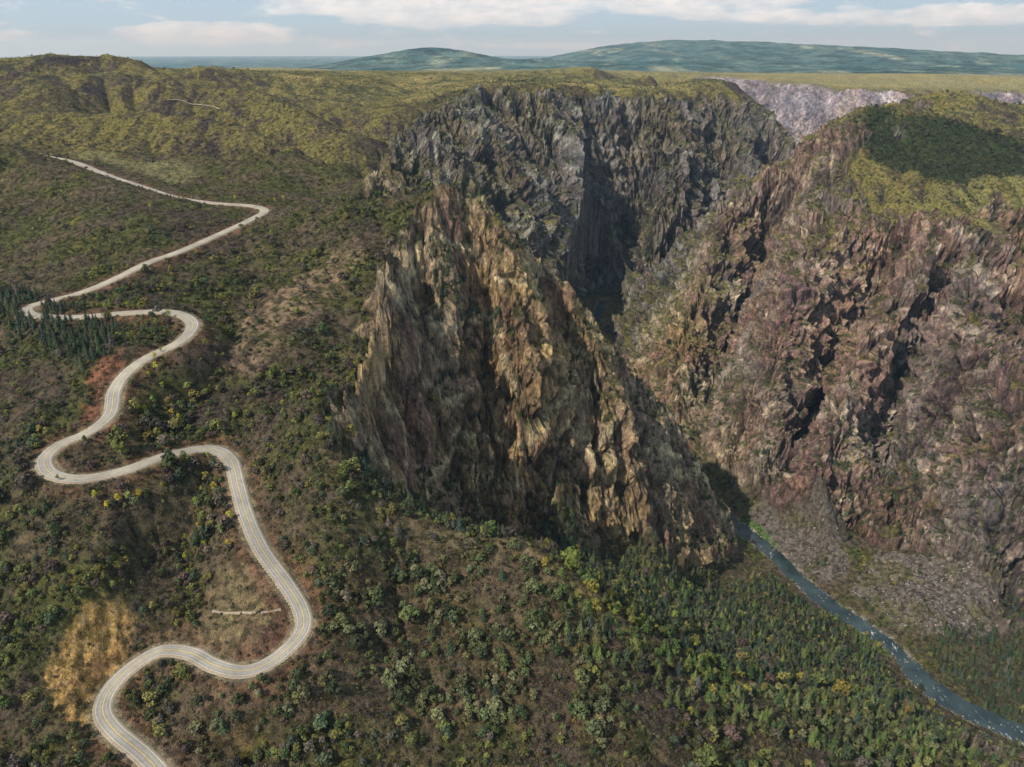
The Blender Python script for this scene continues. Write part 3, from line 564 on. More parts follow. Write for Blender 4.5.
A2, L2 = np.meshgrid(np.linspace(math.radians(-75), math.radians(75), 900), np.r_[np.linspace(math.log(R1*.985), math.log(30000), 420), np.log([36000, 45000, 60000, 80000])])
zf = (-np.sqrt((A2.ravel()[:, None]-fa)**2+(L2.ravel()[:, None]-fl_)**2+.01**2)@sf[:Nf]+sf[Nf]).reshape(A2.shape)
R2 = np.exp(L2); X2, Y2 = R2*np.sin(A2), R2*np.cos(A2)
mes = sstep(.0, .12, np.hypot(*np.gradient(zf))/R2*600)
nf = fbm(X2, Y2, zf*0, 1500, 5, .5, 301, True); nf2 = fbm(X2, Y2, zf*0, 500, 4, .55, 305)
amp2 = sstep(R1*1.02, R1*1.5, R2)*sstep(60000, 30000, R2)
zf = zf+amp2*((nf-.4)*55*sstep(R1, 12000, R2)+nf2*14)-(1-sstep(R1, R1*1.01, R2))*6
gfar = np.zeros(R2.shape+(3,))+C3(.10, .15, .13)  # blue-green base has distance haze painted into the ground colour
gfar = lerp(gfar, C3(.045, .10, .095), sstep(-.15, .2, nf2+.6*fbm(X2, Y2*.3, zf*0, 300, 4, .6, 311)))
gfar = lerp(gfar, C3(.26, .27, .19), sstep(.05, .3, fbm(X2*1.6, Y2*.35, zf*0, 1400, 5, .6, 315)+.28*sstep(1500, 3500, X2)*sstep(11000, 7000, R2)-.1*sstep(8000, 12000, R2)))
gfar = gfar*1.35
nn_ = sstep(9500, 5800, R2+1500*fbm(X2*1.3, Y2*.4, zf*0, 900, 4, .6, 321)); gn = np.zeros(R2.shape+(3,))+C3(.30, .27, .14); gn = lerp(gn, C3(.10, .13, .07), sstep(.0, .3, nf2)*.8); gfar = gfar+(gn-gfar)*(nn_*.9)[..., None]
gfar = np.clip(gfar, 0, 1)
mf, _ = grid_mesh('far_hills', X2, Y2, zf)
of = bpy.data.objects.new('far_hills', mf); col.objects.link(of); of['kind'] = 'structure'
at = mf.color_attributes.new('ground_tint', 'FLOAT_COLOR', 'POINT'); c4 = np.zeros((R2.size, 4), np.float32); c4[:, :3] = gfar.reshape(-1, 3); at.data.foreach_set('color', c4.ravel())
mf.materials.append(ground_material('distant_ground', 'ground_tint', .02))
# ------------------------------------------------------------------ road, river, tracks
def strip(name, pl, offs, mats, faces_mat):
    """ribbon along pl; offs = [(lateral, dz)...]; one material per band"""
    t = np.gradient(pl[:, :2], axis=0); t /= np.linalg.norm(t, axis=1)[:, None]; nn = np.stack([t[:, 1], -t[:, 0]], 1)
    k = len(offs); V = []
    L_ = [(np.broadcast_to(o, len(pl)), dz) for o, dz in offs]
    for o, dz in L_:
        V.append(np.stack([pl[:, 0]+nn[:, 0]*o, pl[:, 1]+nn[:, 1]*o, pl[:, 2]+dz], 1))
    V = np.stack(V, 1).reshape(-1, 3); n = len(pl); F = []; MI = []
    for i in range(n-1):
        for j in range(k-1):
            F.append((i*k+j, i*k+j+1, (i+1)*k+j+1, (i+1)*k+j)); MI.append(faces_mat[j])
    m = bpy.data.meshes.new(name); m.from_pydata(V.tolist(), [], F)
    m.polygons.foreach_set('material_index', MI); m.polygons.foreach_set('use_smooth', [True]*len(F))
    for q in mats: m.materials.append(q)
    m.update(); o = bpy.data.objects.new(name, m); col.objects.link(o); o['kind'] = 'structure'; return o
def road_mat(name, c, var, sc=.6):
    m, nt, b = mat(name); pos = geo_pos(nt)
    n = noise(nt, pos, sc, 5, .65); n2_ = noise(nt, pos, .06, 3)
    v = ramp(nt, n, [(.3, (1-var,)*3), (.7, (1+var,)*3)]); v2 = ramp(nt, n2_, [(.35, (.82, .82, .82)), (.65, (1.15, 1.14, 1.1))])
    c_ = mixc(nt, 1, (*c, 1), v, 'MULTIPLY'); c_ = mixc(nt, 1, c_, v2, 'MULTIPLY'); lk(nt, c_, b.inputs['Base Color']); return m
asph = road_mat('worn_asphalt', (.27, .25, .215), .15); wheel = road_mat('wheel_track_asphalt', (.31, .285, .25), .15)
whit = road_mat('white_edge_line', (.50, .48, .43), .3, 2); yel = road_mat('yellow_centre_line', (.62, .44, .10), .25, 2)
shou = road_mat('gravel_shoulder', (.29, .235, .17), .35, 1.2)
rp = roadp.copy(); rp[:, 2] += .15+.0011*np.hypot(rp[:, 0], rp[:, 1])
strip('road', rp, [(-5.6, -.9), (-4.6, -.02), (-3.55, 0), (-3.25, 0), (-2.2, .02), (-.95, .03), (-.18, .05), (.18, .05), (.95, .03), (2.2, .02), (3.25, 0), (3.55, 0), (4.6, -.02), (5.6, -.9)],
      [asph, wheel, whit, yel, shou], [4, 4, 2, 0, 1, 0, 3, 0, 1, 0, 2, 4, 4])
# river
rm, nt, b = mat('river_water')
pos = geo_pos(nt); uvn = nd(nt, 'ShaderNodeMapping'); uvn.inputs['Rotation'].default_value = (0, 0, math.radians(-55)); uvn.inputs['Scale'].default_value = (1, .28, 1); lk(nt, pos, uvn.inputs['Vector'])
foam = noise(nt, uvn.outputs[0], .16, 6, .72, .6); fpatch = noise(nt, pos, .02, 3)
mm_ = nd(nt, 'ShaderNodeMath', operation='MULTIPLY_ADD'); lk(nt, fpatch, mm_.inputs[0]); mm_.inputs[1].default_value = .55; lk(nt, foam, mm_.inputs[2])
fm = ramp(nt, mm_.outputs[0], [(.90, (0, 0, 0)), (.96, (.4, .4, .4)), (1.0, (.9, .9, .9))])
deep = ramp(nt, noise(nt, pos, .03, 3), [(.35, (.012, .024, .025)), (.65, (.040, .062, .062))])
lk(nt, mixc(nt, fm, deep, (.78, .82, .82, 1)), b.inputs['Base Color']); b.inputs['Roughness'].default_value = .22; b.inputs['Specular IOR Level'].default_value = .5
bp = nd(nt, 'ShaderNodeBump'); bp.inputs['Strength'].default_value = .5; bp.inputs['Distance'].default_value = .8; lk(nt, noise(nt, uvn.outputs[0], .5, 5, .7), bp.inputs['Height']); lk(nt, bp.outputs[0], b.inputs['Normal'])
rvw = 8.5+4*noise3(riverp[:, 0]/60, riverp[:, 1]/60, riverp[:, 1]*0, 3)
strip('river', riverp, [(-(rvw+7), 0), (-rvw*.4, 0), (rvw*.4, 0), (rvw+7, 0)], [rm], [0, 0, 0])

# ------------------------------------------------------------------ surface look-ups
def surf(x_, y_):
    a = math.atan2(x_, y_); r = math.log(math.hypot(x_, y_))
    j = min(max((a-AZ0)/DTH, 0), NT-2.001); k = min(max((r-LR[0])/DTH, 0), NR-2.001); j0, k0 = int(j), int(k)
    fj, fk = j-j0, k-k0
    return float((PZ[k0, j0]*(1-fj)+PZ[k0, j0+1]*fj)*(1-fk)+(PZ[k0+1, j0]*(1-fj)+PZ[k0+1, j0+1]*fj)*fk)
def track(name, pts, w_):
    p = spline([(x_, y_, 0) for x_, y_ in pts], 3.); p[:, 2] = [max(surf(a+dx, b_+dy) for dx in (-w_, 0, w_) for dy in (-w_, 0, w_))+.06 for a, b_ in p[:, :2]]
    k_ = np.ones(5)/5; p[:, 2] = np.convolve(np.pad(p[:, 2], 2, mode='edge'), k_, 'valid')
    return strip(name, p, [(-w_-.6, -1.2), (-w_, 0), (w_, 0), (w_+.6, -1.2)], [shou], [0, 0, 0])
for t_ in TRACKS: track('dirt_track', t_[1], t_[0])
_fy = PY*math.cos(PITCH)-(PZ-CAMZ)*math.sin(PITCH)
PU = FPX*PX/_fy; PV = FPX*(PY*math.sin(PITCH)+(PZ-CAMZ)*math.cos(PITCH))/_fy       # used only to know what can be seen at all
hor = np.maximum.accumulate(PV, axis=0)
SEEN = (PV > hor-5) & (np.abs(PU) < 512) & (PV > -384)
NEARSEEN = (PV > hor-45) & kv & (np.abs(PU) < 600) & (PV > -470)

# ------------------------------------------------------------------ plants
def quads_mesh(name, P_, N_, S_, seed, mats, roll=True, aspect=1.):
    """leaf cards: centres, normals, half sizes"""
    r = np.random.default_rng(seed); n = len(P_)
    N_ = N_/np.linalg.norm(N_, axis=1)[:, None]
    t = r.normal(size=(n, 3)) if roll else np.tile([0, 0, 1.], (n, 1))
    u = np.cross(N_, t); u /= np.linalg.norm(u, axis=1)[:, None]+1e-9; v = np.cross(N_, u)
    S_ = np.asarray(S_)[:, None]
    j = r.uniform(.6, 1.25, size=(4, n, 1))
    V = np.stack([P_+(-u*aspect-v)*S_*j[0], P_+(u*aspect-v)*S_*j[1], P_+(u*aspect+v)*S_*j[2], P_+(-u*aspect+v)*S_*j[3]], 1).reshape(-1, 3)
    F = np.arange(4*n).reshape(-1, 4)
    m = bpy.data.meshes.new(name); m.from_pydata(V.tolist(), [], F.tolist())
    for q in mats: m.materials.append(q)
    m.update(); return m
def tube_mesh(name, segs, mats, n=6):
    """segs: list of ((p0, r0), (p1, r1))"""
    V, F = [], []
    for (p0, r0), (p1, r1) in segs:
        p0, p1 = np.array(p0, float), np.array(p1, float); d = p1-p0; d /= np.linalg.norm(d)
        a = np.cross(d, [1, 0, .1]); a /= np.linalg.norm(a); b_ = np.cross(d, a); s = len(V)
        for p, r_ in ((p0, r0), (p1, r1)):
            for k in range(n):
                t = 2*math.pi*k/n; V.append(p+(a*math.cos(t)+b_*math.sin(t))*r_)
        F += [(s+k, s+(k+1) % n, s+n+(k+1) % n, s+n+k) for k in range(n)]
    m = bpy.data.meshes.new(name); m.from_pydata([tuple(v) for v in V], [], F)
    m.polygons.foreach_set('use_smooth', [True]*len(F))
    for q in mats: m.materials.append(q)
    m.update(); return m
def leaf_mat(name, trans=.25):
    m, nt, b = mat(name)
    at = nd(nt, 'ShaderNodeAttribute', attribute_type='INSTANCER', attribute_name='tint')
    tc = nd(nt, 'ShaderNodeTexCoord'); n = noise(nt, tc.outputs['Object'], 1.4, 3, .6)
    v = ramp(nt, n, [(.32, (.5, .52, .5)), (.5, (1, 1, 1)), (.7, (1.7, 1.6, 1.35))])
    c = mixc(nt, 1, at.outputs['Color'], v, 'MULTIPLY'); lk(nt, c, b.inputs['Base Color'])
    b.inputs['Roughness'].default_value = .8; b.inputs['Specular IOR Level'].default_value = .15
    return m
LEAF = leaf_mat('foliage'); NEEDLE = leaf_mat('needles')
BARK, nt, b = mat('bark'); lk(nt, ramp(nt, noise(nt, nd(nt, 'ShaderNodeTexCoord').outputs['Object'], 3, 4), [(.3, (.06, .045, .035)), (.7, (.15, .12, .095))]), b.inputs['Base Color'])
PALE, nt, b = mat('pale_bark'); lk(nt, ramp(nt, noise(nt, nd(nt, 'ShaderNodeTexCoord').outputs['Object'], 4, 4), [(.35, (.30, .28, .23)), (.6, (.52, .50, .43))]), b.inputs['Base Color'])
def conifer(seed, h=10., w_=2.5):
    r = np.random.default_rng(seed); P_, N_, S_ = [], [], []
    nlev = 17; lean = r.normal(size=2)*.03
    for i in range(nlev):
        t = (i+.5)/nlev; zc = h*(.10+.88*t); rad = w_*(1-t)**.75*r.uniform(.7, 1.15)+.12
        nb = max(4, int(10*(1-t)+4)); a0 = r.uniform(0, 6.3)
        for k in range(nb):
            if r.random() < .12: continue
            a = a0+6.283*k/nb+r.normal()*.2; rr = rad*r.uniform(.65, 1.2)
            for q, s in ((.32, .5), (.62, .42), (.92, .3)):
                dz = -.28*rr*q+r.normal()*.08
                P_.append((math.cos(a)*rr*q+lean[0]*zc, math.sin(a)*rr*q+lean[1]*zc, zc+dz))
                N_.append((math.cos(a)*.75+r.normal()*.25, math.sin(a)*.75+r.normal()*.25, .75+r.normal()*.2)); S_.append(s*(.45+rr*.34)*.8)
    P_.append((lean[0]*h, lean[1]*h, h)); N_.append((1, .3, .2)); S_.append(.22)
    return (quads_mesh('conifer_crown', np.array(P_), np.array(N_), S_, seed, [NEEDLE], aspect=.7),
            tube_mesh('conifer_trunk', [(((0, 0, -1.2), .26), ((0, 0, h*.35), .2)), (((0, 0, h*.35), .2), ((lean[0]*h, lean[1]*h, h*.97), .04))], [BARK]))
def broad(seed, h, w_, nl, nq, leaf, bark, trunk_h=.3, r0=.16, low=False, name='bush'):
    r = np.random.default_rng(seed); P_, N_, S_ = [], [], []; segs = []
    lobes = []
    for i in range(nl):
        a = 2.4*i+r.uniform(-.4, .4); rr = w_*.62*math.sqrt(r.uniform(.02, 1)); zc = h*r.uniform(trunk_h+.08, .82)*(1-.25*rr/w_)
        lobes.append((np.array([math.cos(a)*rr, math.sin(a)*rr, zc]), w_*r.uniform(.3, .5)))
    lobes.append((np.array([0, 0, h*.72]), w_*.42))
    for c_, lr in lobes:
        hz = lr*(1.1 if not low else .75)
        for k in range(nq):
            d = r.normal(size=3); d /= np.linalg.norm(d)
            if d[2] < -.45: d[2] *= -1
            q = r.uniform(.72, 1.08); P_.append(c_+d*np.array([lr, lr, hz])*q); N_.append(d+r.normal(size=3)*.35+np.array([0, 0, .15])); S_.append(lr*r.uniform(.17, .30))
        b0 = np.array([0, 0, h*trunk_h*.7]); segs.append(((b0, r0*.5), (c_, r0*.12)))
    segs.append((((0, 0, -.8), r0), ((0, 0, h*trunk_h*.8), r0*.6)))
    return quads_mesh(name+'_crown', np.array(P_), np.array(N_), S_, seed, [leaf]), tube_mesh(name+'_trunk', segs, [bark], 5)
CON = [conifer(500+i, 8.5+i*.7, 2.4+.35*(i % 3)) for i in range(4)]
BUSH = [broad(520+i, 3.2+.3*i, 1.9+.2*(i % 3), 6, 34, LEAF, BARK, .18, .12, name='bush') for i in range(4)]
SAGE = [broad(540+i, 1.5, 1.25, 4, 16, LEAF, BARK, .1, .05, True, name='scrub') for i in range(3)]
ASP = [broad(560+i, 8.5, 2.3, 9, 34, LEAF, PALE, .3, .16, name='aspen') for i in range(3)]
def rock_mesh(seed):
    r = np.random.default_rng(seed); bm = bmesh.new(); bmesh.ops.create_icosphere(bm, subdivisions=2, radius=1)
    pl_ = [(lambda d: d/np.linalg.norm(d))(r.normal(size=3)) for _ in range(9)]; hs = r.uniform(.55, .9, 9)
    sc_ = r.uniform(.7, 1.25, 3)
    for v in bm.verts:
        p = np.array(v.co)
        for d, h_ in zip(pl_, hs):
            t = p@d
            if t > h_: p = p-d*(t-h_)
        v.co = p*sc_
    m = bpy.data.meshes.new('boulder'); bm.to_mesh(m); bm.free(); m.materials.append(STONE); return m
STONE, nt, b = mat('boulder_stone'); tc = nd(nt, 'ShaderNodeTexCoord')
atn = nd(nt, 'ShaderNodeAttribute', attribute_type='INSTANCER', attribute_name='tint')
lk(nt, mixc(nt, 1, atn.outputs['Color'], ramp(nt, noise(nt, tc.outputs['Object'], 1.5, 5, .65), [(.3, (.6, .58, .56)), (.7, (1.3, 1.28, 1.25))]), 'MULTIPLY'), b.inputs['Base Color'])
ROCKS = [rock_mesh(600+i) for i in range(4)]

# ---- scatter: positions in cells weighted by cell area x density (plants per square metre of plan)
def scatter(dens_, seed):
    r = np.random.default_rng(seed)
    wgt = (dens_*(R*DTH)**2*kv*NEARSEEN)[:-1, :-1].ravel(); cs = np.cumsum(wgt); n = int(cs[-1])
    c = np.searchsorted(cs, r.uniform(0, cs[-1], n)); k, j = np.divmod(c, NT-1); fj, fk = r.random(n), r.random(n)
    g = lambda Q: (Q[k, j]*(1-fj)+Q[k, j+1]*fj)*(1-fk)+(Q[k+1, j]*(1-fj)+Q[k+1, j+1]*fj)*fk
    return np.stack([g(PX), g(PY), g(PZ)], 1), k, j
def palette(r, cols, n, jit=.18):
    c = np.array(cols)[r.integers(0, len(cols), n)]; return np.clip(c*(1+r.normal(size=(n, 1))*jit)*(1+r.normal(size=(n, 3))*.06), .008, .9)
offroad = sstep(7.5, 9, droad)*sstep(2, 6, driv-rw)
def stuff_points(name, label, P_, S_, T_, protos, seed):
    n = len(P_); m = bpy.data.meshes.new(name); m.vertices.add(n); m.vertices.foreach_set('co', P_.astype(np.float32).ravel())
    r = np.random.default_rng(seed)
    for nm, ty, arr in (('size', 'FLOAT', S_), ('spin', 'FLOAT', r.uniform(0, 6.28, n)), ('kind_id', 'INT', r.integers(0, len(protos), n))):
        a = m.attributes.new(nm, ty, 'POINT'); a.data.foreach_set('value', arr.astype(np.int32 if ty == 'INT' else np.float32))
    a = m.attributes.new('tint_src', 'FLOAT_VECTOR', 'POINT'); a.data.foreach_set('vector', T_.astype(np.float32).ravel())
    o = bpy.data.objects.new(name, m); col.objects.link(o); o['kind'] = 'stuff'; o['label'] = label
    ng = bpy.data.node_groups.new(name+'_spread', 'GeometryNodeTree')
    ng.interface.new_socket('Geometry', in_out='INPUT', socket_type='NodeSocketGeometry'); ng.interface.new_socket('Geometry', in_out='OUTPUT', socket_type='NodeSocketGeometry')
    N = ng.nodes; gi, go = N.new('NodeGroupInput'), N.new('NodeGroupOutput')
    iop = N.new('GeometryNodeInstanceOnPoints'); iop.inputs['Pick Instance'].default_value = True
    jn = N.new('GeometryNodeJoinGeometry')
    g2i = N.new('GeometryNodeGeometryToInstance')
    for po in protos[::-1]:
        oi = N.new('GeometryNodeObjectInfo'); oi.inputs['Object'].default_value = po; oi.inputs['As Instance'].default_value = False; oi.transform_space = 'ORIGINAL'
        g1 = N.new('GeometryNodeGeometryToInstance'); ng.links.new(oi.outputs['Geometry'], g1.inputs[0]); ng.links.new(g1.outputs[0], jn.inputs[0])
    def named(nm, ty):
        q = N.new('GeometryNodeInputNamedAttribute'); q.data_type = ty; q.inputs[0].default_value = nm; return q.outputs[0]
    ng.links.new(gi.outputs[0], iop.inputs['Points']); ng.links.new(jn.outputs[0], iop.inputs['Instance'])
    ng.links.new(named('kind_id', 'INT'), iop.inputs['Instance Index']); 
    cx = N.new('ShaderNodeCombineXYZ'); ng.links.new(named('spin', 'FLOAT'), cx.inputs[2])
    e2r = N.new('FunctionNodeEulerToRotation'); ng.links.new(cx.outputs[0], e2r.inputs[0]); ng.links.new(e2r.outputs[0], iop.inputs['Rotation'])
    ng.links.new(named('size', 'FLOAT'), iop.inputs['Scale'])
    st_ = N.new('GeometryNodeStoreNamedAttribute'); st_.data_type = 'FLOAT_VECTOR'; st_.domain = 'INSTANCE'; st_.inputs['Name'].default_value = 'tint'
    ng.links.new(iop.outputs[0], st_.inputs[0]); ng.links.new(named('tint_src', 'FLOAT_VECTOR'), st_.inputs['Value']); ng.links.new(st_.outputs[0], go.inputs[0])
    md = o.modifiers.new('spread', 'NODES'); md.node_group = ng
    print(name, n); return o
def part(name, mesh, parent, tint=None):
    o = bpy.data.objects.new(name, mesh); col.objects.link(o); o.parent = parent
    if tint is not None: o['tint'] = [float(v) for v in tint]
    return o
def tree(name, pair, p, s, spin, tint, label, cat, group):
    e = bpy.data.objects.new(name, None); col.objects.link(e); e.location = [float(v) for v in p]; e.rotation_euler = (0, 0, float(spin)); e.scale = (float(s),)*3; e.empty_display_size = .5
    e['label'] = label; e['category'] = cat
    if group: e['group'] = group
    part('crown', pair[0], e, tint); part('trunk', pair[1], e); return e
def split_largest(P_, S_, k, j, n):
    seen = SEEN[k, j]; sc_ = S_/np.linalg.norm(P_-np.array([0, 0, CAMZ]), axis=1)*seen
    o = np.argsort(-sc_); return o[:n], o[n:]
# ---- conifers
r = np.random.default_rng(21)
gully_pts = dens(LINES['gully'], .02); dg, _ = dist_line(gully_pts, 30)
cl = sstep(-.1, .25, f2+.3*f3)
dcon = (RG['pinesleft']*.022*(.4+.6*cl)+RG['pineslow']*.010*cl+RG['pinesbase']*.0125*(.3+.7*cl)+RG['forestlight']*.012*(.3+.7*cl)+RG['pinesriver']*.014*(.35+.65*cl)
        +RG['pinesface']*.02+RG['pinesface2']*.018*cl+.0009*RG['reddirt']*cl+rock*VEGR*.006*sstep(1600, 1000, R))
dcon = dcon+.004*sstep(.0, .3, f2)*RG['talus']*.3+.0015*(R < 430)*(X < -260)*cl
dcon = dcon*2.6*offroad*(1-RG['yellowcut'])*(1-RG['fill'])
Pc, kc, jc = scatter(dcon, 31)
Sc = r.uniform(.6, 1.35, len(Pc))*np.where(RG['rockcentral'][kc, jc] > .5, .8, 1)
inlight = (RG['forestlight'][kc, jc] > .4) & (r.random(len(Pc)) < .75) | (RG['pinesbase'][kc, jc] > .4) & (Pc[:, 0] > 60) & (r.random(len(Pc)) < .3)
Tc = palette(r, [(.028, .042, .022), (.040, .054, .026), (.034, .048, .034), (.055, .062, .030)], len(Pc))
Tl = palette(r, [(.080, .105, .032), (.055, .082, .026), (.105, .118, .042)], len(Pc)); Tc *= 1.3; Tc[inlight] = 1.25*Tl[inlight]  # sunlit conifers: the light is painted into a brighter needle tint
dead = r.random(len(Pc)) < .035; Tc[dead] = palette(r, [(.13, .09, .075), (.12, .11, .10)], dead.sum())
big_, rest = split_largest(Pc, Sc*11, kc, jc, 300)
def where_c(i):
    k, j = kc[i], jc[i]
    for kk, w_ in (('pinesleft', 'in the wooded bowl left of the hairpin road'), ('pineslow', 'on the slope left of the lowest road bends'), ('pinesbase', 'in the forest below the central cliff'),
                   ('pinesriver', 'on the bank right of the river'), ('forestlight', 'on the sunlit ridge slope above the river'), ('pinesface2', 'at the foot of the central cliff'), ('rockcentral', 'on a ledge of the central cliff')):
        if RG[kk][k, j] > .5: return w_
    return 'among scrub on the near ridge' if Pc[i, 0] > -160 else 'among scrub on the hillside left of the road'
for i in big_:
    tone = 'grey-brown dead' if dead[i] else ('bright green' if inlight[i] else 'dark green')
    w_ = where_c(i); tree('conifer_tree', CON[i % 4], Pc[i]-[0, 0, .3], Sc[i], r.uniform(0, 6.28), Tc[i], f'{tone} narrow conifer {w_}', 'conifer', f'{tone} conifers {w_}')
# prototypes for the mass are the crowns of standing trees
def kids(prefix, parent_name, meshes):
    out = []
    for m in meshes:
        out.append(next(o for o in col.objects if o.type == 'MESH' and o.data is m))
    return out
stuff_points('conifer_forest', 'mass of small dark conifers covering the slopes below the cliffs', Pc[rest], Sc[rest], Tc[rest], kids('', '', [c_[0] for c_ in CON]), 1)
# ---- scrub oak and juniper bushes
soil = (1-rock*(1-VEGR))
steepoff = sstep(.35, .6, NZ)
patch = sstep(-.15, .3, f2+.4*f3)
dbu = .026*(.2+.8*patch)*sstep(1000, 500, R)+.012*(.15+.85*patch)*sstep(2100, 1200, R)+.006*(.3+.7*sstep(-.1, .2, f3))*sstep(3300, 2400, R)*sstep(1200, 1500, R)
dbu = dbu*(1+.9*RG['reddirt'])*(1-.6*RG['tanslope'])*(1-.93*RG['yellowcut'])*(1-.95*RG['fill'])*(1-.9*RG['redcut'])*(1-.85*scree)
dbu = dbu*(1-rock*.85)+.022*rock*VEGR*sstep(2900, 1500, R)
dbu = dbu+RG['oakplateau']*.014+RG['grasslit']*.012*patch+RG['pinesbase']*.006+RG['bankgold']*.006+RG['forestlight']*.006+.012*sstep(14, 4, dg)*sstep(300, 400, R)
dbu = dbu*offroad*sstep(8.5, 11, droad)*steepoff*(1-RG['flatroad']*.9)
Pb, kb, jb = scatter(dbu*1.25, 41)
Sb = np.exp(r.normal(size=len(Pb))*.42)*.95*np.where(R[kb, jb] < 560, 1.22, np.where((R[kb, jb] > 850) & (X[kb, jb] < -50), .62, 1)); Sb *= np.where(RG['oakplateau'][kb, jb] > .4, 1.15, 1)
Tb = 1.3*palette(r, [(.040, .052, .020), (.060, .072, .024), (.095, .100, .030), (.050, .040, .032), (.075, .058, .045), (.12, .115, .035), (.045, .058, .032)], len(Pb), .25)
near_g = RG['reddirt'][kb, jb]+RG['forestlight'][kb, jb] > .4
Tn = palette(r, [(.052, .060, .024), (.080, .088, .034), (.105, .108, .050), (.034, .042, .020), (.10, .10, .05), (.06, .07, .03)], len(Pb), .22); Tb[near_g] = 1.25*Tn[near_g]
gold = (f1[kb, jb]+r.normal(size=len(Pb))*.25 > .55) & (R[kb, jb] > 300); Tb[gold] = palette(r, [(.18, .145, .035), (.15, .135, .04)], gold.sum())
gg = RG['bankgold'][kb, jb]+RG['goldridge'][kb, jb] > .4; Tb[gg] = palette(r, [(.13, .145, .035), (.17, .15, .03), (.07, .10, .03)], gg.sum())
op = RG['oakplateau'][kb, jb] > .4; Tb[op] = palette(r, [(.034, .042, .020), (.048, .056, .026), (.075, .075, .030), (.045, .040, .030)], op.sum())
bigb, restb = split_largest(Pb, Sb*3.5, kb, jb, 300)
def where_b(i):
    x_, y_ = Pb[i, 0], Pb[i, 1]; s_ = 'large' if Sb[i] > 1.25 else 'rounded'
    t_ = 'yellow-green' if Tb[i][1] > .085 else ('dark green' if Tb[i][1] > Tb[i][0] else 'brown')
    w_ = 'right of the lowest road bend' if x_ < -60 and x_ > -160 else ('on the hillside left of the road' if x_ <= -160 else ('on the red soil of the near ridge' if x_ < 60 else 'on the near ridge above the river forest'))
    return f'{s_} {t_} bush {w_}', f'{s_} {t_} bushes {w_}'
for i in bigb:
    l_, g_ = where_b(i); tree('bush', BUSH[i % 4], Pb[i]-[0, 0, .15], Sb[i], r.uniform(0, 6.28), Tb[i], l_, 'bush', g_)
stuff_points('scrub_oak', 'countless scrub oak and juniper bushes over the slopes', Pb[restb], Sb[restb], Tb[restb], kids('', '', [c_[0] for c_ in BUSH]), 2)
# ---- low sage
dsa = .12*(.3+.7*sstep(-.2, .2, f3+.3*f2))*sstep(700, 380, R)+.035*sstep(1400, 600, R)
dsa = dsa*(1-rock)*(1-.8*RG['yellowcut'])*(1-.75*RG['fill'])*(1-.5*RG['tanslope'])*(1-.9*scree)*offroad*steepoff*(1-RG['flatroad']*.7)
Ps, ks, js = scatter(dsa, 51)
Ss = r.uniform(.6, 1.5, len(Ps)); Ts = palette(r, [(.075, .072, .040), (.10, .095, .045), (.055, .045, .035), (.085, .070, .055), (.12, .10, .035)], len(Ps), .25)
sg = broad
sage_o = []
protos_s = [(Ps[i], SAGE[i]) for i in range(3)]
so_ = []
for i in range(3):
    e = tree('sagebrush', SAGE[i], Ps[i], Ss[i], 0, Ts[i], 'low grey-green sagebrush clump on the open slope', 'sagebrush', 'sagebrush clumps on the slope'); so_.append(e.children[0] if e.children else None)
stuff_points('sagebrush_cover', 'low sagebrush and dry brush covering the hillsides', Ps[3:], Ss[3:], Ts[3:], kids('', '', [c_[0] for c_ in SAGE]), 3)
# ---- aspens turning yellow
for n_, (x_, y_) in enumerate(ASPENS):
    far_ = y_ > 800; tn = palette(r, [(.34, .32, .035), (.24, .28, .04), (.38, .30, .03), (.20, .26, .05)], 1)[0]
    w_ = ('by the upper hairpin of the road' if far_ else 'beside the middle road loops' if y_ > 440 else 'in the gully beside the lower road')
    t_ = 'yellow' if tn[0] > tn[1] else 'lime green'
    tree('aspen_tree', ASP[n_ % 3], (x_, y_, surf(x_, y_)-.2), r.uniform(.6, 1.05), r.uniform(0, 6), tn, f'{t_} aspen with pale trunk {w_}', 'aspen', f'{t_} aspens {w_}')
# ---- boulders
dro = RG['scree']*.16*sstep(-.3, .3, f3)+RG['talus']*.09*sstep(-.2, .3, f3)+.12*sstep(10, 2, driv-rw)*sstep(-3, 0, driv-rw)*(R < 1200)+.0005*rock*(R < 1300)
Pr, kr, jr = scatter(dro, 61)
Sr = np.exp(np.clip(r.normal(size=len(Pr)), -2, 2.3)*.55)*.62; Tr = palette(r, [(.20, .17, .15), (.27, .23, .20), (.15, .13, .12), (.23, .20, .18)], len(Pr), .2)
# and boulders standing in the stream
m_ = riverp[:, 1] < 1150; rv = riverp[m_]; q = rv[np.clip((r.choice([.12, .3, .42, .63, .8], 90)+r.normal(size=90)*.035)*len(rv), 0, len(rv)-1).astype(int)]+np.c_[r.normal(size=(90, 2))*7, r.uniform(-.3, .3, 90)]
Pr = np.vstack([q, Pr]); Sr = np.r_[r.uniform(.6, 1.7, 90), Sr]; Tr = np.vstack([palette(r, [(.22, .20, .18), (.14, .12, .11)], 90), Tr]); kr = np.r_[np.zeros(90, int), kr]; jr = np.r_[np.zeros(90, int), jr]
o_ = np.argsort(-Sr/np.linalg.norm(Pr-[0, 0, CAMZ], axis=1)); bigr, restr = o_[:150], o_[150:]
for i in bigr:
    inr = i < 90
    e = bpy.data.objects.new('boulder', ROCKS[i % 4]); col.objects.link(e); e.location = [float(v) for v in Pr[i]]; e.rotation_euler = tuple(float(v) for v in r.uniform(0, 6, 3)); e.scale = (float(Sr[i]),)*3
    w_ = 'standing in the river rapids' if inr else ('on the grey scree fan above the river' if RG['scree'][kr[i], jr[i]] > .3 else 'on the canyon wall or bank by the river')
    e['tint'] = [float(v) for v in Tr[i]]; e['label'] = f'pale angular boulder {w_}'; e['category'] = 'boulder'; e['group'] = f'boulders {w_}'
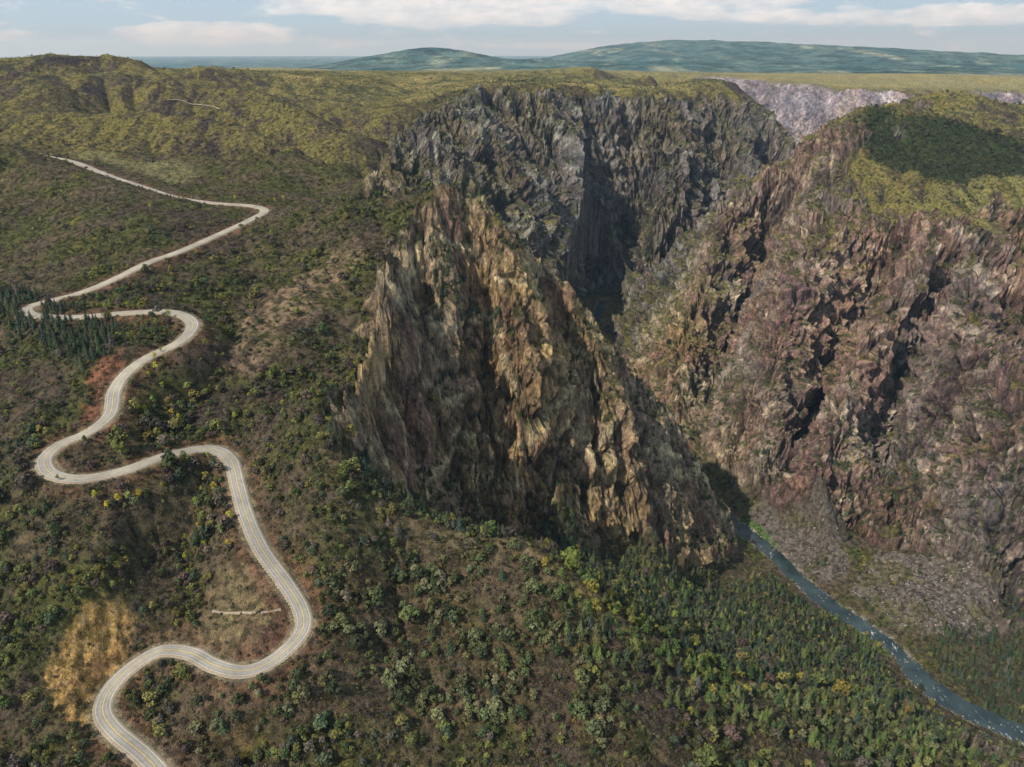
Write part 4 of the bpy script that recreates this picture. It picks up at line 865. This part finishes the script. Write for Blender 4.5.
stuff_points('rubble', 'grey rock rubble covering the scree slopes', Pr[restr], Sr[restr], Tr[restr], kids('', '', ROCKS), 4)
# ------------------------------------------------------------------ camera, light, sky
cam = bpy.data.cameras.new('camera'); cam.lens = FPX/1024*36; cam.sensor_width = 36; cam.clip_end = 200000; cam.clip_start = 1
co = bpy.data.objects.new('camera', cam); col.objects.link(co); co.location = (0, 0, CAMZ); co.rotation_euler = (math.pi/2-PITCH, 0, 0)
scene.camera = co
w = bpy.data.worlds.new('World'); scene.world = w; w.use_nodes = True
nt = w.node_tree; bg = nt.nodes['Background']
sky = nt.nodes.new('ShaderNodeTexSky'); sky.sky_type = 'NISHITA'; sky.sun_disc = False
SE, SA = math.radians(46), math.radians(-128)     # sun direction, azimuth from +Y towards +X
sky.sun_elevation = SE; sky.sun_rotation = SA
skyc = mixc(nt, 1, sky.outputs[0], (.1, .1, .1, 1), 'MULTIPLY')
tc = nd(nt, 'ShaderNodeTexCoord'); sp = nd(nt, 'ShaderNodeSeparateXYZ'); lk(nt, tc.outputs['Generated'], sp.inputs[0])
def mth(op, a, b_=None, c_=None):
    n = nd(nt, 'ShaderNodeMath', operation=op)
    for s, v in zip(n.inputs, (a, b_, c_)):
        if v is None: continue
        if hasattr(v, 'links'): lk(nt, v, s)
        else: s.default_value = v
    return n.outputs[0]
azn = mth('ARCTAN2', sp.outputs[0], sp.outputs[1]); eln = mth('ARCSINE', sp.outputs[2])
cxy = nd(nt, 'ShaderNodeCombineXYZ'); lk(nt, azn, cxy.inputs[0]); lk(nt, mth('MULTIPLY', eln, 3.2), cxy.inputs[1])
hz = ramp(nt, eln, [(0., (.42, .56, .69)), (.035, (.46, .61, .75)), (.09, (.42, .58, .76)), (.3, (.40, .50, .62)), (.8, (.32, .42, .56))])
base = mixc(nt, .95, skyc, hz)
nb = noise(nt, cxy.outputs[0], 11, 9, .62, .3)
def blob(az, el, wa, we):
    q = mth('ADD', mth('POWER', mth('DIVIDE', mth('SUBTRACT', azn, az), wa), 2), mth('POWER', mth('DIVIDE', mth('SUBTRACT', eln, el), we), 2))
    return mth('MAXIMUM', mth('SUBTRACT', 1, q), 0)
cov = mth('ADD', mth('MULTIPLY', blob(-.35, .0175, .12, .015), 1.6), mth('MULTIPLY', blob(-.06, .052, .26, .03), 1.5))
for bb in ((.24, .05, .12, .022), (.05, .005, .10, .006), (.5, .035, .3, .012), (-.7, .06, .2, .02)): cov = mth('ADD', cov, blob(*bb))
cov = mth('ADD', cov, mth('MULTIPLY', mth('GREATER_THAN', eln, .075), .15))
cm = mth('ADD', mth('MULTIPLY', cov, .46), mth('MULTIPLY', mth('SUBTRACT', nb, .5), 1.6))
cmask = ramp(nt, cm, [(.10, (0, 0, 0)), (.26, (.7, .7, .7)), (.5, (1, 1, 1))])
ccol = ramp(nt, noise(nt, cxy.outputs[0], 30, 7, .62), [(.3, (.66, .70, .75)), (.5, (.84, .86, .88)), (.66, (1.0, 1.0, 1.0))])
lk(nt, mixc(nt, cmask, base, ccol), bg.inputs[0]); bg.inputs[1].default_value = 1.08
sl = bpy.data.lights.new('sun', 'SUN'); sl.energy = 5.0; sl.angle = math.radians(.6); sl.color = (1, .94, .85)
so = bpy.data.objects.new('sun', sl); col.objects.link(so)
sd = Vector((math.sin(SA)*math.cos(SE), math.cos(SA)*math.cos(SE), math.sin(SE)))
so.rotation_euler = sd.to_track_quat('Z', 'Y').to_euler()
scene.view_settings.view_transform = 'Standard'; scene.view_settings.look = 'None'; scene.view_settings.exposure = 0
# haze: a thin blue scattering volume filling the whole valley and the air above it
if True:
    bm = bmesh.new(); bmesh.ops.create_cube(bm, size=1)
    for v in bm.verts: v.co = Vector((v.co.x*140000, v.co.y*160000+40000, v.co.z*2100+900))
    hm_ = bpy.data.meshes.new('haze'); bm.to_mesh(hm_); bm.free(); ho = bpy.data.objects.new('haze', hm_); col.objects.link(ho); ho['kind'] = 'structure'
    hmat = bpy.data.materials.new('haze'); hmat.use_nodes = True; n_ = hmat.node_tree; n_.nodes.remove(n_.nodes['Principled BSDF'])
    vs = n_.nodes.new('ShaderNodeVolumeScatter'); vs.inputs['Color'].default_value = (.55, .78, 1, 1); vs.inputs['Density'].default_value = 2.2e-5; vs.inputs['Anisotropy'].default_value = .2
    n_.links.new(vs.outputs[0], n_.nodes['Material Output'].inputs['Volume']); hm_.materials.append(hmat)
cy = scene.cycles
cy.max_bounces = 4; cy.diffuse_bounces = 2; cy.glossy_bounces = 1; cy.volume_bounces = 0; cy.transparent_max_bounces = 4
cy.use_denoising = True; cy.use_adaptive_sampling = True; cy.adaptive_threshold = .02
